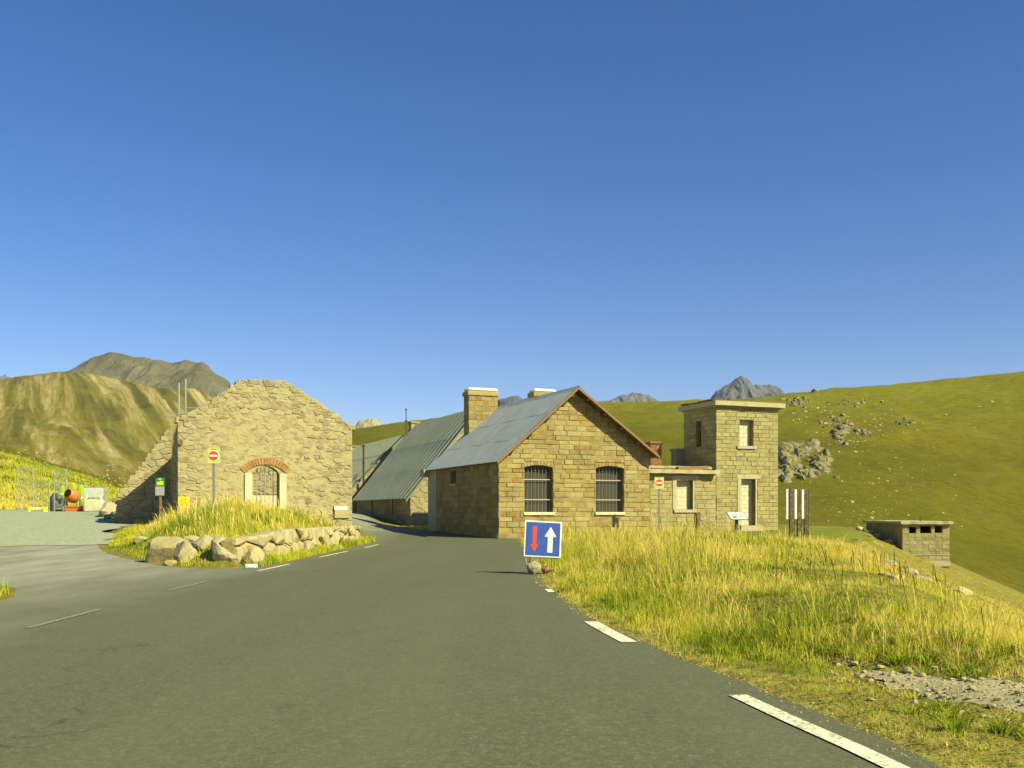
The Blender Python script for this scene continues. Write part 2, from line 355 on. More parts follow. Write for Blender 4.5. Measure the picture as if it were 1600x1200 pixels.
# distant slopes: (distance, photo row) knots along a few bearings
FARC = {
 -1600: [(60, 770), (130, 640), (350, 560), (700, 420), (1100, 470)],
 -600: [(60, 790), (130, 690), (250, 690), (700, 560), (1100, 600)],
 0: [(60, 803), (85, 790), (120, 735), (165, 692), (235, 702), (400, 650), (700, 590), (1100, 640)],
 90: [(60, 803), (85, 795), (120, 752), (165, 728), (235, 736), (420, 660), (700, 574), (1100, 620)],
 200: [(60, 803), (85, 798), (120, 775), (165, 760), (235, 764), (420, 690), (700, 589), (1100, 630)],
 300: [(60, 803), (85, 798), (120, 785), (235, 760), (420, 700), (700, 603), (1100, 650)],
 370: [(60, 806), (85, 800), (235, 765), (420, 715), (700, 636), (1100, 680)],
 480: [(60, 815), (85, 806), (235, 760), (380, 700), (700, 680), (1100, 700)],
 560: [(60, 826), (85, 814), (160, 780), (380, 670), (700, 690), (1100, 700)],
 640: [(60, 828), (85, 816), (160, 780), (380, 656), (700, 680), (1100, 700)],
 780: [(60, 830), (85, 816), (160, 780), (390, 640), (700, 670), (1100, 700)],
 900: [(60, 830), (85, 818), (160, 780), (400, 632), (700, 660), (1100, 690)],
 1020: [(60, 830), (85, 822), (160, 775), (400, 626), (700, 655), (1100, 690)],
 1120: [(60, 828), (85, 826), (160, 780), (400, 624), (700, 655), (1100, 690)],
 1220: [(60, 828), (85, 836), (110, 832), (160, 785), (330, 640), (400, 613), (700, 640), (1100, 690)],
 1330: [(60, 842), (85, 856), (110, 848), (160, 800), (330, 640), (400, 606), (700, 640), (1100, 690)],
 1450: [(60, 880), (85, 896), (110, 884), (160, 826), (330, 632), (400, 593), (700, 630), (1100, 680)],
 1600: [(60, 965), (85, 960), (110, 930), (160, 856), (330, 625), (400, 578), (700, 610), (1100, 670)],
 2000: [(60, 1100), (85, 1060), (110, 1000), (160, 890), (330, 600), (400, 545), (700, 580), (1100, 640)],
 3200: [(60, 1250), (85, 1200), (110, 1100), (160, 950), (330, 540), (400, 480), (700, 500), (1100, 600)],
}
_PX = np.linspace(-1600, 3200, 241); _LD = np.linspace(math.log(60), math.log(1100), 90)
def _build_far():
    ks = sorted(FARC); cols = []
    for k in ks:
        D = np.array([a for a, _ in FARC[k]], float); z = HC + (HZ - np.array([b for _, b in FARC[k]])) / F * D
        cols.append(np.interp(np.exp(_LD), D, z))
    cols = np.array(cols); T = np.empty((len(_PX), len(_LD)))
    for j in range(len(_LD)): T[:, j] = np.interp(_PX, ks, cols[:, j])
    for _ in range(3):
        T[1:-1] = .25 * T[:-2] + .5 * T[1:-1] + .25 * T[2:]; T[:, 1:-1] = .25 * T[:, :-2] + .5 * T[:, 1:-1] + .25 * T[:, 2:]
    return T
_FT = _build_far()
def h_far(x, y):
    y = np.maximum(np.asarray(y, float), 20); px = np.clip(800 + np.asarray(x, float) / y * F, -1599, 3199)
    a = (px + 1600) / 20.0; i = np.clip(a.astype(int), 0, 239); fa = a - i
    b = np.clip((np.log(y) - _LD[0]) / (_LD[1] - _LD[0]), 0, 88.999); j = b.astype(int); fb = b - j
    z = (_FT[i, j] * (1 - fa) + _FT[i + 1, j] * fa) * (1 - fb) + (_FT[i, j + 1] * (1 - fa) + _FT[i + 1, j + 1] * fa) * fb
    k = sm(90, 260, y)
    z = z + k * (2.2 * fbm(x * .03, y * .03) + .7 * fbm(x * .13, y * .13))
    left = sm(-60, -140, x) * sm(230, 380, y)
    return z + left * (5.0 * fbm(x * .035 + .012 * y, y * .008, 2.0, 5) - 4.0 * np.abs(fbm(x * .03 + .0135 * y, y * .003, 6.0, 4)))
def h(x, y):
    x = np.asarray(x, float); y = np.asarray(y, float)
    t = sm(62, 100, y)
    return h_near(x, y) * (1 - t) + t * h_far(x, y)
def H(x, y): return float(h(np.array([x]), np.array([y]))[0])
def ground_at(px, py, d0=4.0, d1=900.0):
    D = np.exp(np.linspace(math.log(d0), math.log(d1), 500)); x = (px - 800) / F * D
    h_ = h_far if d0 >= 100 else h
    los = HC + (HZ - py) / F * D; hit = np.nonzero(h_(x, D) >= los)[0]
    if not len(hit) or hit[0] == 0: return Vector((x[-1], D[-1], los[-1]))
    i = hit[0]; D = np.linspace(D[i - 1], D[i], 40); x = (px - 800) / F * D; los = HC + (HZ - py) / F * D; hh = h_(x, D)
    i = int(np.argmax(hh >= los)); return Vector((x[i], D[i], hh[i]))

# road and yard outlines (metres)
ROAD = [(-6.2, -30), (3.4, -30)] + [(float(xe(y)), y) for y in (3, 4.4, 5.6, 6.67, 7.6, 8.5, 9.33, 10.2, 11, 12.4, 13.7, 15.2, 17.2, 19, 20.4, 24, 30, 38, 46, 49.2)] + \
       [(-.75, 50.3), (-5.1, 61.5), (-8.5, 67.2), (-12, 78), (-16, 90), (-22, 90), (-19, 72), (-12.4, 59), (-8.0, 54.2), (-6.6, 49), (-6.15, 45), (-6.1, 40), (-6.05, 32), (-6.15, 25.6), (-6.9, 24.6), (-8.3, 25.0), (-9.6, 26.8), (-11.1, 29.0), (-12.5, 31.1), (-13.7, 33.8),
        (-16.5, 34.2), (-26, 34.5), (-26, 23.5), (-14, 22), (-10.6, 20.4), (-8.8, 18.2), (-8.05, 16.6), (-7.75, 15.2), (-8.0, 13), (-8.6, 10), (-8.4, 4), (-7.2, -10)]
YARD = [(-13.7, 33.6), (-15.05, 38.4), (-16.25, 42.4), (-17.05, 46), (-17.3, 50), (-17.5, 60), (-19, 68), (-34, 70), (-60, 66), (-60, 36), (-26, 31.5), (-16.5, 32.6)]
SCREE = [(2.85, 10.2), (3.0, 10.0), (3.12, 9.2), (3.55, 8.6), (4.0, 7.5), (4.15, 5.8), (3.95, 5.6), (3.6, 6.8), (3.15, 7.6), (2.95, 8.4), (2.88, 9.4)]
def wobble(poly, step, amp, keep=lambda x, y: False, sc_=1.3):
    out = []
    for i in range(len(poly)):
        a = poly[i]; b = poly[(i + 1) % len(poly)]; L = math.hypot(b[0] - a[0], b[1] - a[1]); n = max(1, min(60, int(L / step)))
        for k in range(n):
            x = a[0] + (b[0] - a[0]) * k / n; y = a[1] + (b[1] - a[1]) * k / n
            if not keep(x, y):
                x += amp * float(fbm(np.array([x * sc_]), np.array([y * sc_]))[0]) * 2; y += amp * float(fbm(np.array([x * sc_ + 31]), np.array([y * sc_]))[0])
            out.append((x, y))
    return out
ROADW = wobble(ROAD, .35, .07); YARDW = wobble(YARD, .5, .7, sc_=.5); SCREEW = wobble(SCREE, .1, .16, sc_=2.6)
def sheet(name, poly, off, mat, grid, kind='structure', z=h):
    xs = [p[0] for p in poly]; ys = [p[1] for p in poly]
    gx, gy = np.meshgrid(np.arange(min(xs), max(xs), grid), np.arange(min(ys), max(ys), grid)); gx = gx.ravel() + RNG.uniform(-.2, .2, gx.size) * grid; gy = gy.ravel() + RNG.uniform(-.2, .2, gy.size) * grid
    ok = sdf(poly, gx, gy) > grid * .4
    pts = [Vector(p) for p in poly] + [Vector((a, b)) for a, b in zip(gx[ok], gy[ok])]
    n = len(poly)
    r = mgeo.delaunay_2d_cdt(pts, [(i, (i + 1) % n) for i in range(n)], [list(range(n))], 1, 1e-5)
    vx = np.array([v.x for v in r[0]]); vy = np.array([v.y for v in r[0]]); vz = z(vx, vy) + off
    fs = [tuple(f) for f in r[2]]
    o = pyobj(name, np.c_[vx, vy, vz], fs, mat, smooth=True)
    # faces up
    me = o.data; bm = bmesh.new(); bm.from_mesh(me); 
    for f in bm.faces:
        f.normal_update()
        if f.normal.z < 0: f.normal_flip()
    bm.to_mesh(me); bm.free()
    return tag(o, kind=kind)
def h_ground(x, y):
    z = h(x, y); d = np.maximum(sdf(ROAD, x, y), np.maximum(sdf(YARD, x, y), -9))
    return z - .12 * sm(-.02, .45, d)
def build_ground():
    px = np.concatenate([np.linspace(-1600, -150, 60), np.linspace(-140, 1740, 380), np.linspace(1750, 3200, 60)])
    D = np.concatenate([np.exp(np.linspace(math.log(3), math.log(120), 260)), np.exp(np.linspace(math.log(121.5), math.log(1090), 200))])
    gp, gd = np.meshgrid(px, D); X = (gp - 800) / F * gd; Y = gd; Z = np.empty_like(X)
    for i in range(len(D)): Z[i] = h_ground(X[i], Y[i])
    nr, nc = X.shape
    V = np.c_[X.ravel(), Y.ravel(), Z.ravel()]
    i = np.arange(nr - 1)[:, None] * nc + np.arange(nc - 1)[None]; Q = np.stack([i, i + 1, i + nc + 1, i + nc], -1).reshape(-1, 4)
    # apron behind the camera
    b0 = len(V); ax = np.linspace(-4.5, 4.5, nc) 
    V = np.vstack([V, np.c_[X[0] * 12, np.full(nc, -40.0), np.full(nc, -.15)]])
    k = np.arange(nc - 1); Q = np.vstack([np.stack([b0 + k, b0 + k + 1, k + 1, k], -1), Q])
    me = bpy.data.meshes.new('ground'); me.vertices.add(len(V)); me.vertices.foreach_set('co', V.ravel())
    me.loops.add(Q.size); me.loops.foreach_set('vertex_index', Q.ravel().astype(np.int32))
    me.polygons.add(len(Q)); me.polygons.foreach_set('loop_start', np.arange(0, Q.size, 4, dtype=np.int32)); me.update(calc_edges=True); me.validate()
    o = link('ground', me, M_GROUND, smooth=True); return tag(o, kind='structure')
build_ground()
road = sheet('road', ROADW, 0.0, M_ASPH, 1.5)
yard = sheet('gravel_yard', YARDW, .012, M_GRAVEL, 1.5)
scree = sheet('dirt_path', SCREEW, 0.0, M_SCREE, .07, z=lambda x, y: h(x, y) + .032 * fbm(x * 3.2, y * 3.2, 0, 4) + .034 * sm(.0, .35, sdf(SCREE, x, y)) - .012)
LAWN = [(8.6, 47), (10.5, 44), (13, 43.2), (14.6, 45), (17, 50.5), (19.5, 56), (21.5, 62), (19, 64), (16, 60), (12.5, 56.5), (9.5, 55)]
lawn = sheet('lawn', wobble(LAWN, .6, .35, sc_=.5), .025, M_LAWN, .8)

def strip(name, pts, wd, mat, parent, off=.008):
    """painted strip along a polyline on the road"""
    V = []; n = len(pts)
    for i, (x, y) in enumerate(pts):
        a = pts[max(0, i - 1)]; b = pts[min(n - 1, i + 1)]; dx, dy = b[0] - a[0], b[1] - a[1]; L = math.hypot(dx, dy); nx, ny = -dy / L, dx / L
        for s in (-.5, .5):
            X = x + nx * wd * s; Y = y + ny * wd * s; V.append((X, Y, H(X, Y) + off))
    Fc = [(2 * i, 2 * i + 1, 2 * i + 3, 2 * i + 2) for i in range(n - 1)]
    o = pyobj(name, V, [f[::-1] for f in Fc], mat, parent); return o
def seg(a, b, n=8): return [(a[0] + (b[0] - a[0]) * i / n, a[1] + (b[1] - a[1]) * i / n) for i in range(n + 1)]
for a, b in (((-5.77, 12.2), (-5.83, 14.5)), ((-5.98, 17.8), (-6.02, 20.2)), ((-5.85, 23.6), (-5.78, 26.6)), ((-5.72, 30.5), (-5.6, 35)), ((-5.48, 38), (-5.42, 41.5))):
    strip('road_marking', seg(a, b), .10, M_FADED if a[1] < 22 else M_PAINT, road)
strip('road_marking', [(2.32, 4.2), (2.19, 5.4), (2.06, 6.2), (1.91, 6.95), (1.74, 7.9)], .15, M_PAINT, road)
strip('road_marking', [(1.26, 11.0), (1.12, 12.0), (1.0, 13.0)], .18, M_PAINT, road)
strip('road_marking', seg((.68, 17.6), (.64, 18.3)), .12, M_PAINT, road)

# ------------------------------------------------------------------ far mountains
def mountain(name, sky_pts, D, depth, mat, label, base_py, n=160, rough=.05):
    px = np.array([p for p, _ in sky_pts], float); py = np.array([q for _, q in sky_pts], float)
    c = np.linspace(px[0], px[-1], n); top = HC + (HZ - np.interp(c, px, py)) / F * D
    base = HC + (HZ - base_py) / F * D
    X0 = (c - 800) / F * D; rows = np.linspace(-1, 1.0, 41); V = []
    hgt = top.max() - base
    for r in rows:
        fall = abs(r) ** 1.25
        z = base - 30 + (top - base + 30) * (1 - fall)
        rid = np.abs(fbm(X0 / (depth * .16), np.full(n, r * 3.1 + 7), 1.3, 5))
        z = z - rid * hgt * .5 * (abs(r) * (1 - abs(r)) * 3) + fbm(X0 / (depth * .05), np.full(n, r * 9.0), 4.0, 4) * hgt * rough
        V.append(np.c_[X0 + fbm(X0 / (depth * .1), np.full(n, r * 4.0), 8.0) * depth * .05, np.full(n, D + r * depth), z])
    V = np.vstack(V); m = len(rows); i = (np.arange(m - 1)[:, None] * n + np.arange(n - 1)[None]).ravel()
    o = pyobj(name, V, [(int(a), int(a + 1), int(a + n + 1), int(a + n)) for a in i], mat, smooth=False)
    return tag(o, label, 'mountain', kind='structure')
mountain('mountain', [(60, 620), (112, 575), (135, 562), (160, 554), (182, 551), (205, 556), (235, 562), (275, 566), (312, 568), (335, 580), (352, 596), (365, 615), (400, 660)], 1300, 260, M_BROWNPEAK, 'brown bare mountain top behind the grassy hill', 700)
mountain('mountain', [(1095, 640), (1112, 616), (1122, 606), (1138, 600), (1150, 592), (1160, 588), (1170, 594), (1182, 602), (1190, 603), (1197, 602), (1204, 600), (1212, 604), (1222, 611), (1240, 640)], 2600, 300, M_PEAK, 'grey pointed rocky peak behind the tower roof', 680)
mountain('mountain', [(905, 640), (930, 627), (948, 624), (966, 620), (985, 614), (1000, 613), (1012, 617), (1026, 626), (1050, 645)], 2600, 280, M_PEAK, 'grey rocky ridge beyond the gabled house roof', 690)
mountain('mountain', [(768, 650), (782, 624), (792, 620), (802, 618), (815, 622), (830, 620), (850, 626), (880, 645)], 2600, 260, M_PEAK, 'grey rocky crest between the two chimneys', 690)
mountain('mountain', [(535, 690), (553, 664), (562, 658), (574, 654), (584, 653), (592, 656), (598, 664), (625, 690)], 900, 60, M_OUTCROP, 'pale rocky knoll beyond the barn roofs', 700)
mountain('mountain', [(-40, 640), (-20, 592), (5, 586), (20, 592), (60, 640)], 2200, 200, M_PEAK, 'distant dark summit showing over the left hill', 690)

# ------------------------------------------------------------------ masonry tools
def clip(poly, a, b, c):
    """keep the part of a polygon with a*x + b*y <= c"""
    out = []; n = len(poly)
    for i in range(n):
        p = poly[i]; q = poly[(i + 1) % n]; dp = a * p[0] + b * p[1] - c; dq = a * q[0] + b * q[1] - c
        if dp <= 0: out.append(p)
        if (dp < 0 < dq) or (dq < 0 < dp):
            t = dp / (dp - dq); out.append((p[0] + (q[0] - p[0]) * t, p[1] + (q[1] - p[1]) * t))
    return out
def area(poly): return .5 * sum(poly[i][0] * poly[(i + 1) % len(poly)][1] - poly[(i + 1) % len(poly)][0] * poly[i][1] for i in range(len(poly)))
def tidy(poly, e=.012):
    out = []
    for p in poly:
        if not out or math.hypot(p[0] - out[-1][0], p[1] - out[-1][1]) > e: out.append(p)
    while len(out) > 1 and math.hypot(out[0][0] - out[-1][0], out[0][1] - out[-1][1]) <= e: out.pop()
    return out
def inset(poly, d):
    n = len(poly); out = list(poly)
    for i in range(n):
        p = poly[i]; q = poly[(i + 1) % n]; ex, ey = q[0] - p[0], q[1] - p[1]; L = math.hypot(ex, ey)
        if L < 1e-6: continue
        nx, ny = ey / L, -ex / L       # outward for ccw
        out = clip(out, nx, ny, nx * p[0] + ny * p[1] - d)
        if len(out) < 3: return []
    return tidy(out)
def clip_to(poly, outline):
    n = len(outline)
    for i in range(n):
        p = outline[i]; q = outline[(i + 1) % n]; ex, ey = q[0] - p[0], q[1] - p[1]; L = math.hypot(ex, ey)
        poly = clip(poly, ey / L, -ex / L, (ey * p[0] - ex * p[1]) / L)
        if len(poly) < 3: return []
    return poly
def stone(bm, poly, fr, back=-.05, proud=.02, ch=.018, jit=.006, tilt=.012):
    inn = inset(poly, ch)
    if len(inn) < 3: inn = None
    n = len(poly)
    a = [bm.verts.new(fr(s, t, back)) for s, t in poly]
    ts, tt = random.uniform(-tilt, tilt), random.uniform(-tilt, tilt)
    cx = sum(p[0] for p in poly) / n; cy = sum(p[1] for p in poly) / n
    r = max(.05, max(abs(p[0] - cx) + abs(p[1] - cy) for p in poly))
    dep = lambda s, t: proud + (ts * (s - cx) + tt * (t - cy)) / r + random.uniform(-jit, jit)
    b = [bm.verts.new(fr(s, t, dep(s, t) - ch * .8)) for s, t in poly]
    for i in range(n):
        j = (i + 1) % n; bm.faces.new((a[i], a[j], b[j], b[i]))
    if inn is None or len(inn) != n:
        c = bm.verts.new(fr(cx, cy, dep(cx, cy) + ch * .5))
        for i in range(n): bm.faces.new((b[i], b[(i + 1) % n], c))
    else:
        d = [bm.verts.new(fr(s, t, dep(s, t))) for s, t in inn]
        # match start of rings
        k = min(range(n), key=lambda q: (inn[q][0] - poly[0][0]) ** 2 + (inn[q][1] - poly[0][1]) ** 2); d = d[k:] + d[:k]
        for i in range(n):
            j = (i + 1) % n; bm.faces.new((b[i], b[j], d[j], d[i]))
        bm.faces.new(d)
def stones(polys, fr, parent, mat, limit=300, name='stone', gap=.008, **kw):
    """the largest as stones of their own, the rest joined"""
    ps = []
    for p in polys:
        p = tidy(p)
        if len(p) < 3: continue
        q = inset(p, gap)
        if len(q) >= 3 and area(q) > .004: ps.append(q)
    ps.sort(key=area, reverse=True)
    pr = kw.pop('proud', (.01, .035))
    for q in ps[:limit]:
        bm = B_(); stone(bm, q, fr, proud=random.uniform(*pr), **kw); obj(name, bm, mat, parent)
    if len(ps) > limit:
        bm = B_()
        for q in ps[limit:]: stone(bm, q, fr, proud=random.uniform(*pr), **kw)
        o = obj('stonework', bm, mat, parent); tag(o, kind='stuff')
def ashlar(s0, s1, t0, t1, hgt, lmin, lmax, holes=(), outline=None, quoin=0.0, jag=None):
    out = []; t = t0; row = 0
    while t < t1 - .05:
        hh = min(hgt * random.uniform(.82, 1.2), t1 - t)
        cuts = [s0]; s = s0
        if quoin: s = s0 + quoin * (1.0 if row % 2 else 1.7); cuts.append(s)
        end = s1 - (quoin * (1.7 if row % 2 else 1.0) if quoin else 0)
        while True:
            s += random.uniform(lmin, lmax)
            if s > end - lmin * .5: break
            cuts.append(s)
        if quoin: cuts.append(end)
        cuts.append(s1)
        for a, b in zip(cuts, cuts[1:]):
            if b - a < .02: continue
            rects = [(a, b, t, t + hh)]
            for (ha, hb, hc, hd) in holes:
                nr = []
                for (x0, x1, y0, y1) in rects:
                    if x1 <= ha or x0 >= hb or y1 <= hc or y0 >= hd: nr.append((x0, x1, y0, y1)); continue
                    if x0 < ha: nr.append((x0, ha, y0, y1))
                    if x1 > hb: nr.append((hb, x1, y0, y1))
                    xa, xb = max(x0, ha), min(x1, hb)
                    if y0 < hc: nr.append((xa, xb, y0, hc))
                    if y1 > hd: nr.append((xa, xb, hd, y1))
                rects = nr
            for (x0, x1, y0, y1) in rects:
                if x1 - x0 < .05 or y1 - y0 < .05: continue
                p = [(x0, y0), (x1, y0), (x1, y1), (x0, y1)]
                if outline: p = clip_to(p, jag() if jag else outline)
                if len(p) >= 3: out.append(p)
        t += hh; row += 1
    return out
def rubble(outline, spacing, aspect=1.55, holes=(), vary=.45):
    """irregular stones: cells of scattered seeds, wider than high"""
    xs = [p[0] for p in outline]; ys = [p[1] for p in outline]; pts = []
    y = min(ys); k = 0
    while y < max(ys):
        x = min(xs) + random.uniform(0, spacing); dy = spacing / aspect
        while x < max(xs):
            px_, py_ = x + random.uniform(-.38, .38) * spacing, y + random.uniform(-.42, .42) * dy
            if random.random() > .12: pts.append((px_, py_))
            x += spacing * random.uniform(1 - vary, 1 + vary)
        y += dy; k += 1
    A = np.array(pts); A2 = A * np.array([1, aspect]); out = []
    for i, (sx, sy) in enumerate(pts):
        if any(a < sx < b and c < sy < d for a, b, c, d in holes): continue
        d2 = ((A2 - A2[i]) ** 2).sum(1); nb = np.argsort(d2)[1:18]
        r = spacing * 2.2
        poly = [(sx - r, (sy - r)), (sx + r, sy - r), (sx + r, sy + r), (sx - r, sy + r)]
        for j in nb:
            qx, qy = pts[j]; ax, ay = qx - sx, (qy - sy) * aspect * aspect
            poly = clip(poly, ax, ay, ax * (sx + qx) / 2 + ay * (sy + qy) / 2)
            if len(poly) < 3: break
        if len(poly) < 3: continue
        poly = clip_to(poly, outline)
        for (a, b, c, d) in holes:
            if len(poly) < 3: break
            if max(p[0] for p in poly) <= a or min(p[0] for p in poly) >= b or min(p[1] for p in poly) >= d: continue
            if sx <= a: poly = clip(poly, 1, 0, a)
            elif sx >= b: poly = clip(poly, -1, 0, -b)
            elif sy >= d: poly = clip(poly, 0, -1, -d)
        if len(poly) >= 3: out.append(poly)
    return out
# wall faces: s to the right when looking at the face, d outward
def face_front(y0): return lambda s, t, d: Vector((s, y0 - d, t))
def face_left(x0): return lambda s, t, d: Vector((x0 - d, -s, t))        # s = -y
def face_right(x0): return lambda s, t, d: Vector((x0 + d, s, t))
def wall_panels(bm, outline_top, s0, s1, t0, holes, thick, fr):
    """solid wall between s0 and s1 up to outline_top(s), with rectangular openings (a,b,c,d)"""
    br = sorted({s0, s1, *[a for a, b, c, d in holes], *[b for a, b, c, d in holes]} | {k for k in getattr(outline_top, 'knots', []) if s0 < k < s1})
    for a, b in zip(br, br[1:]):
        if b - a < 1e-4: continue
        mid = (a + b) / 2; hs = sorted([(c, d) for (ha, hb, c, d) in holes if ha < mid < hb]); lo = t0
        for c, d in hs:
            prism(bm, [(a, lo), (b, lo), (b, c), (a, c)], -thick, 0, fr); lo = d
        prism(bm, [(a, lo), (b, lo), (b, outline_top(b)), (a, outline_top(a))], -thick, 0, fr)
class Top:
    def __init__(s, pts): s.x = [p[0] for p in pts]; s.y = [p[1] for p in pts]; s.knots = s.x
    def __call__(s, v): return float(np.interp(v, s.x, s.y))
def arch_pts(a, b, spring, rise, n=9):
    hw = (b - a) / 2; r = (hw * hw + rise * rise) / (2 * rise); cx = (a + b) / 2; cy = spring + rise - r; th = math.asin(min(1, hw / r))
    return [(cx + r * math.sin(-th + 2 * th * i / (n - 1)), cy + r * math.cos(-th + 2 * th * i / (n - 1))) for i in range(n)], (cx, cy, r, th)
def voussoirs(a, b, spring, rise, thick, count, fr, parent, mat, name='arch_stone', proud=.02, back=-.3):
    _, (cx, cy, r, th) = arch_pts(a, b, spring, rise)
    for i in range(count):
        t0 = -th + 2 * th * (i + .04) / count; t1 = -th + 2 * th * (i + .96) / count
        p = [(cx + r * math.sin(t0), cy + r * math.cos(t0)), (cx + r * math.sin(t1), cy + r * math.cos(t1)), (cx + (r + thick) * math.sin(t1), cy + (r + thick) * math.cos(t1)), (cx + (r + thick) * math.sin(t0), cy + (r + thick) * math.cos(t0))]
        if area(p) < 0: p = p[::-1]
        bm = B_(); stone(bm, p, fr, back=back, proud=proud + random.uniform(0, .012), ch=.008, jit=.003); obj(name, bm, mat, parent)
def arch_fill(bm, a, b, spring, rise, top, fr, thick):
    """solid masonry between an arch and a level top (sits behind the voussoirs)"""
    pts, _ = arch_pts(a, b, spring, rise)
    for p, q in zip(pts, pts[1:]): prism(bm, [p, q, (q[0], top), (p[0], top)], -thick, 0, fr)

def corrugated(name, parent, mat, p0, along, up, length, width, period, amp, rows, lap=.012, thick=.004):
    """roof slope as overlapping rows of corrugated sheet; p0 lower corner, along = ridge direction, up = direction up the slope"""
    p0 = Vector(p0); along = Vector(along).normalized(); up = Vector(up).normalized(); nrm = along.cross(up).normalized()
    if nrm.z < 0: nrm = -nrm
    step_ = period / (6 if amp < .02 else 12); n = int(length / step_) + 1; out = []
    for r in range(rows):
        b0 = width * r / rows - (.12 if r else 0); b1 = width * (r + 1) / rows; nb = 5; V = []; Fc = []
        for j in range(nb + 1):
            b = b0 + (b1 - b0) * j / nb
            lift = .02 + lap * 2.2 * (1 if r == 1 else .3 if r == 0 else 2)
            for i in range(n):
                a = min(length, i * step_)
                wv = (amp * math.sin(2 * math.pi * a / period) if amp < .02 else 2.2 * amp * math.exp(-(((a % period) / period - .5) / .13) ** 2)) + .003 * math.sin(a * 1.7 + r * 2.1)
                jag_ = .0
                if j == 0: jag_ = .012 * math.sin(math.floor(a / .9) * 12.9898)
                V.append(p0 + along * a + up * (b + jag_) + nrm * (wv + lift))
        m = len(V)
        V += [v - nrm * thick for v in V]
        for j in range(nb):
            for i in range(n - 1):
                q = (j * n + i, j * n + i + 1, (j + 1) * n + i + 1, (j + 1) * n + i); Fc.append(q); Fc.append(tuple(k + m for k in q[::-1]))
        for i in range(n - 1): Fc.append((i, i + m, i + 1 + m, i + 1)); k = nb * n + i; Fc.append((k, k + 1, k + 1 + m, k + m))
        o = pyobj(name, V, Fc, mat, parent); out.append(o)
    return out

TH = R(22); U = Vector((math.cos(TH), math.sin(TH), 0)); Vv = Vector((-math.sin(TH), math.cos(TH), 0))
A0 = Vector((-.66, 50, 0))
def world(u, v, z=0.0): return A0 + U * u + Vv * v + Vector((0, 0, z))
def ridge_cap(parent, x, y0, y1, z, mat, wd=.22):
    bm = B_()
    for s in (-1, 1):
        a = [Vector((x, y0, z + .05)), Vector((x, y1, z + .05)), Vector((x + s * wd, y1, z - wd * .8)), Vector((x + s * wd, y0, z - wd * .8))]
        vs_ = [bm.verts.new(p) for p in a]; bm.faces.new(vs_ if s < 0 else vs_[::-1])
    return obj('ridge_cap', bm, mat, parent)

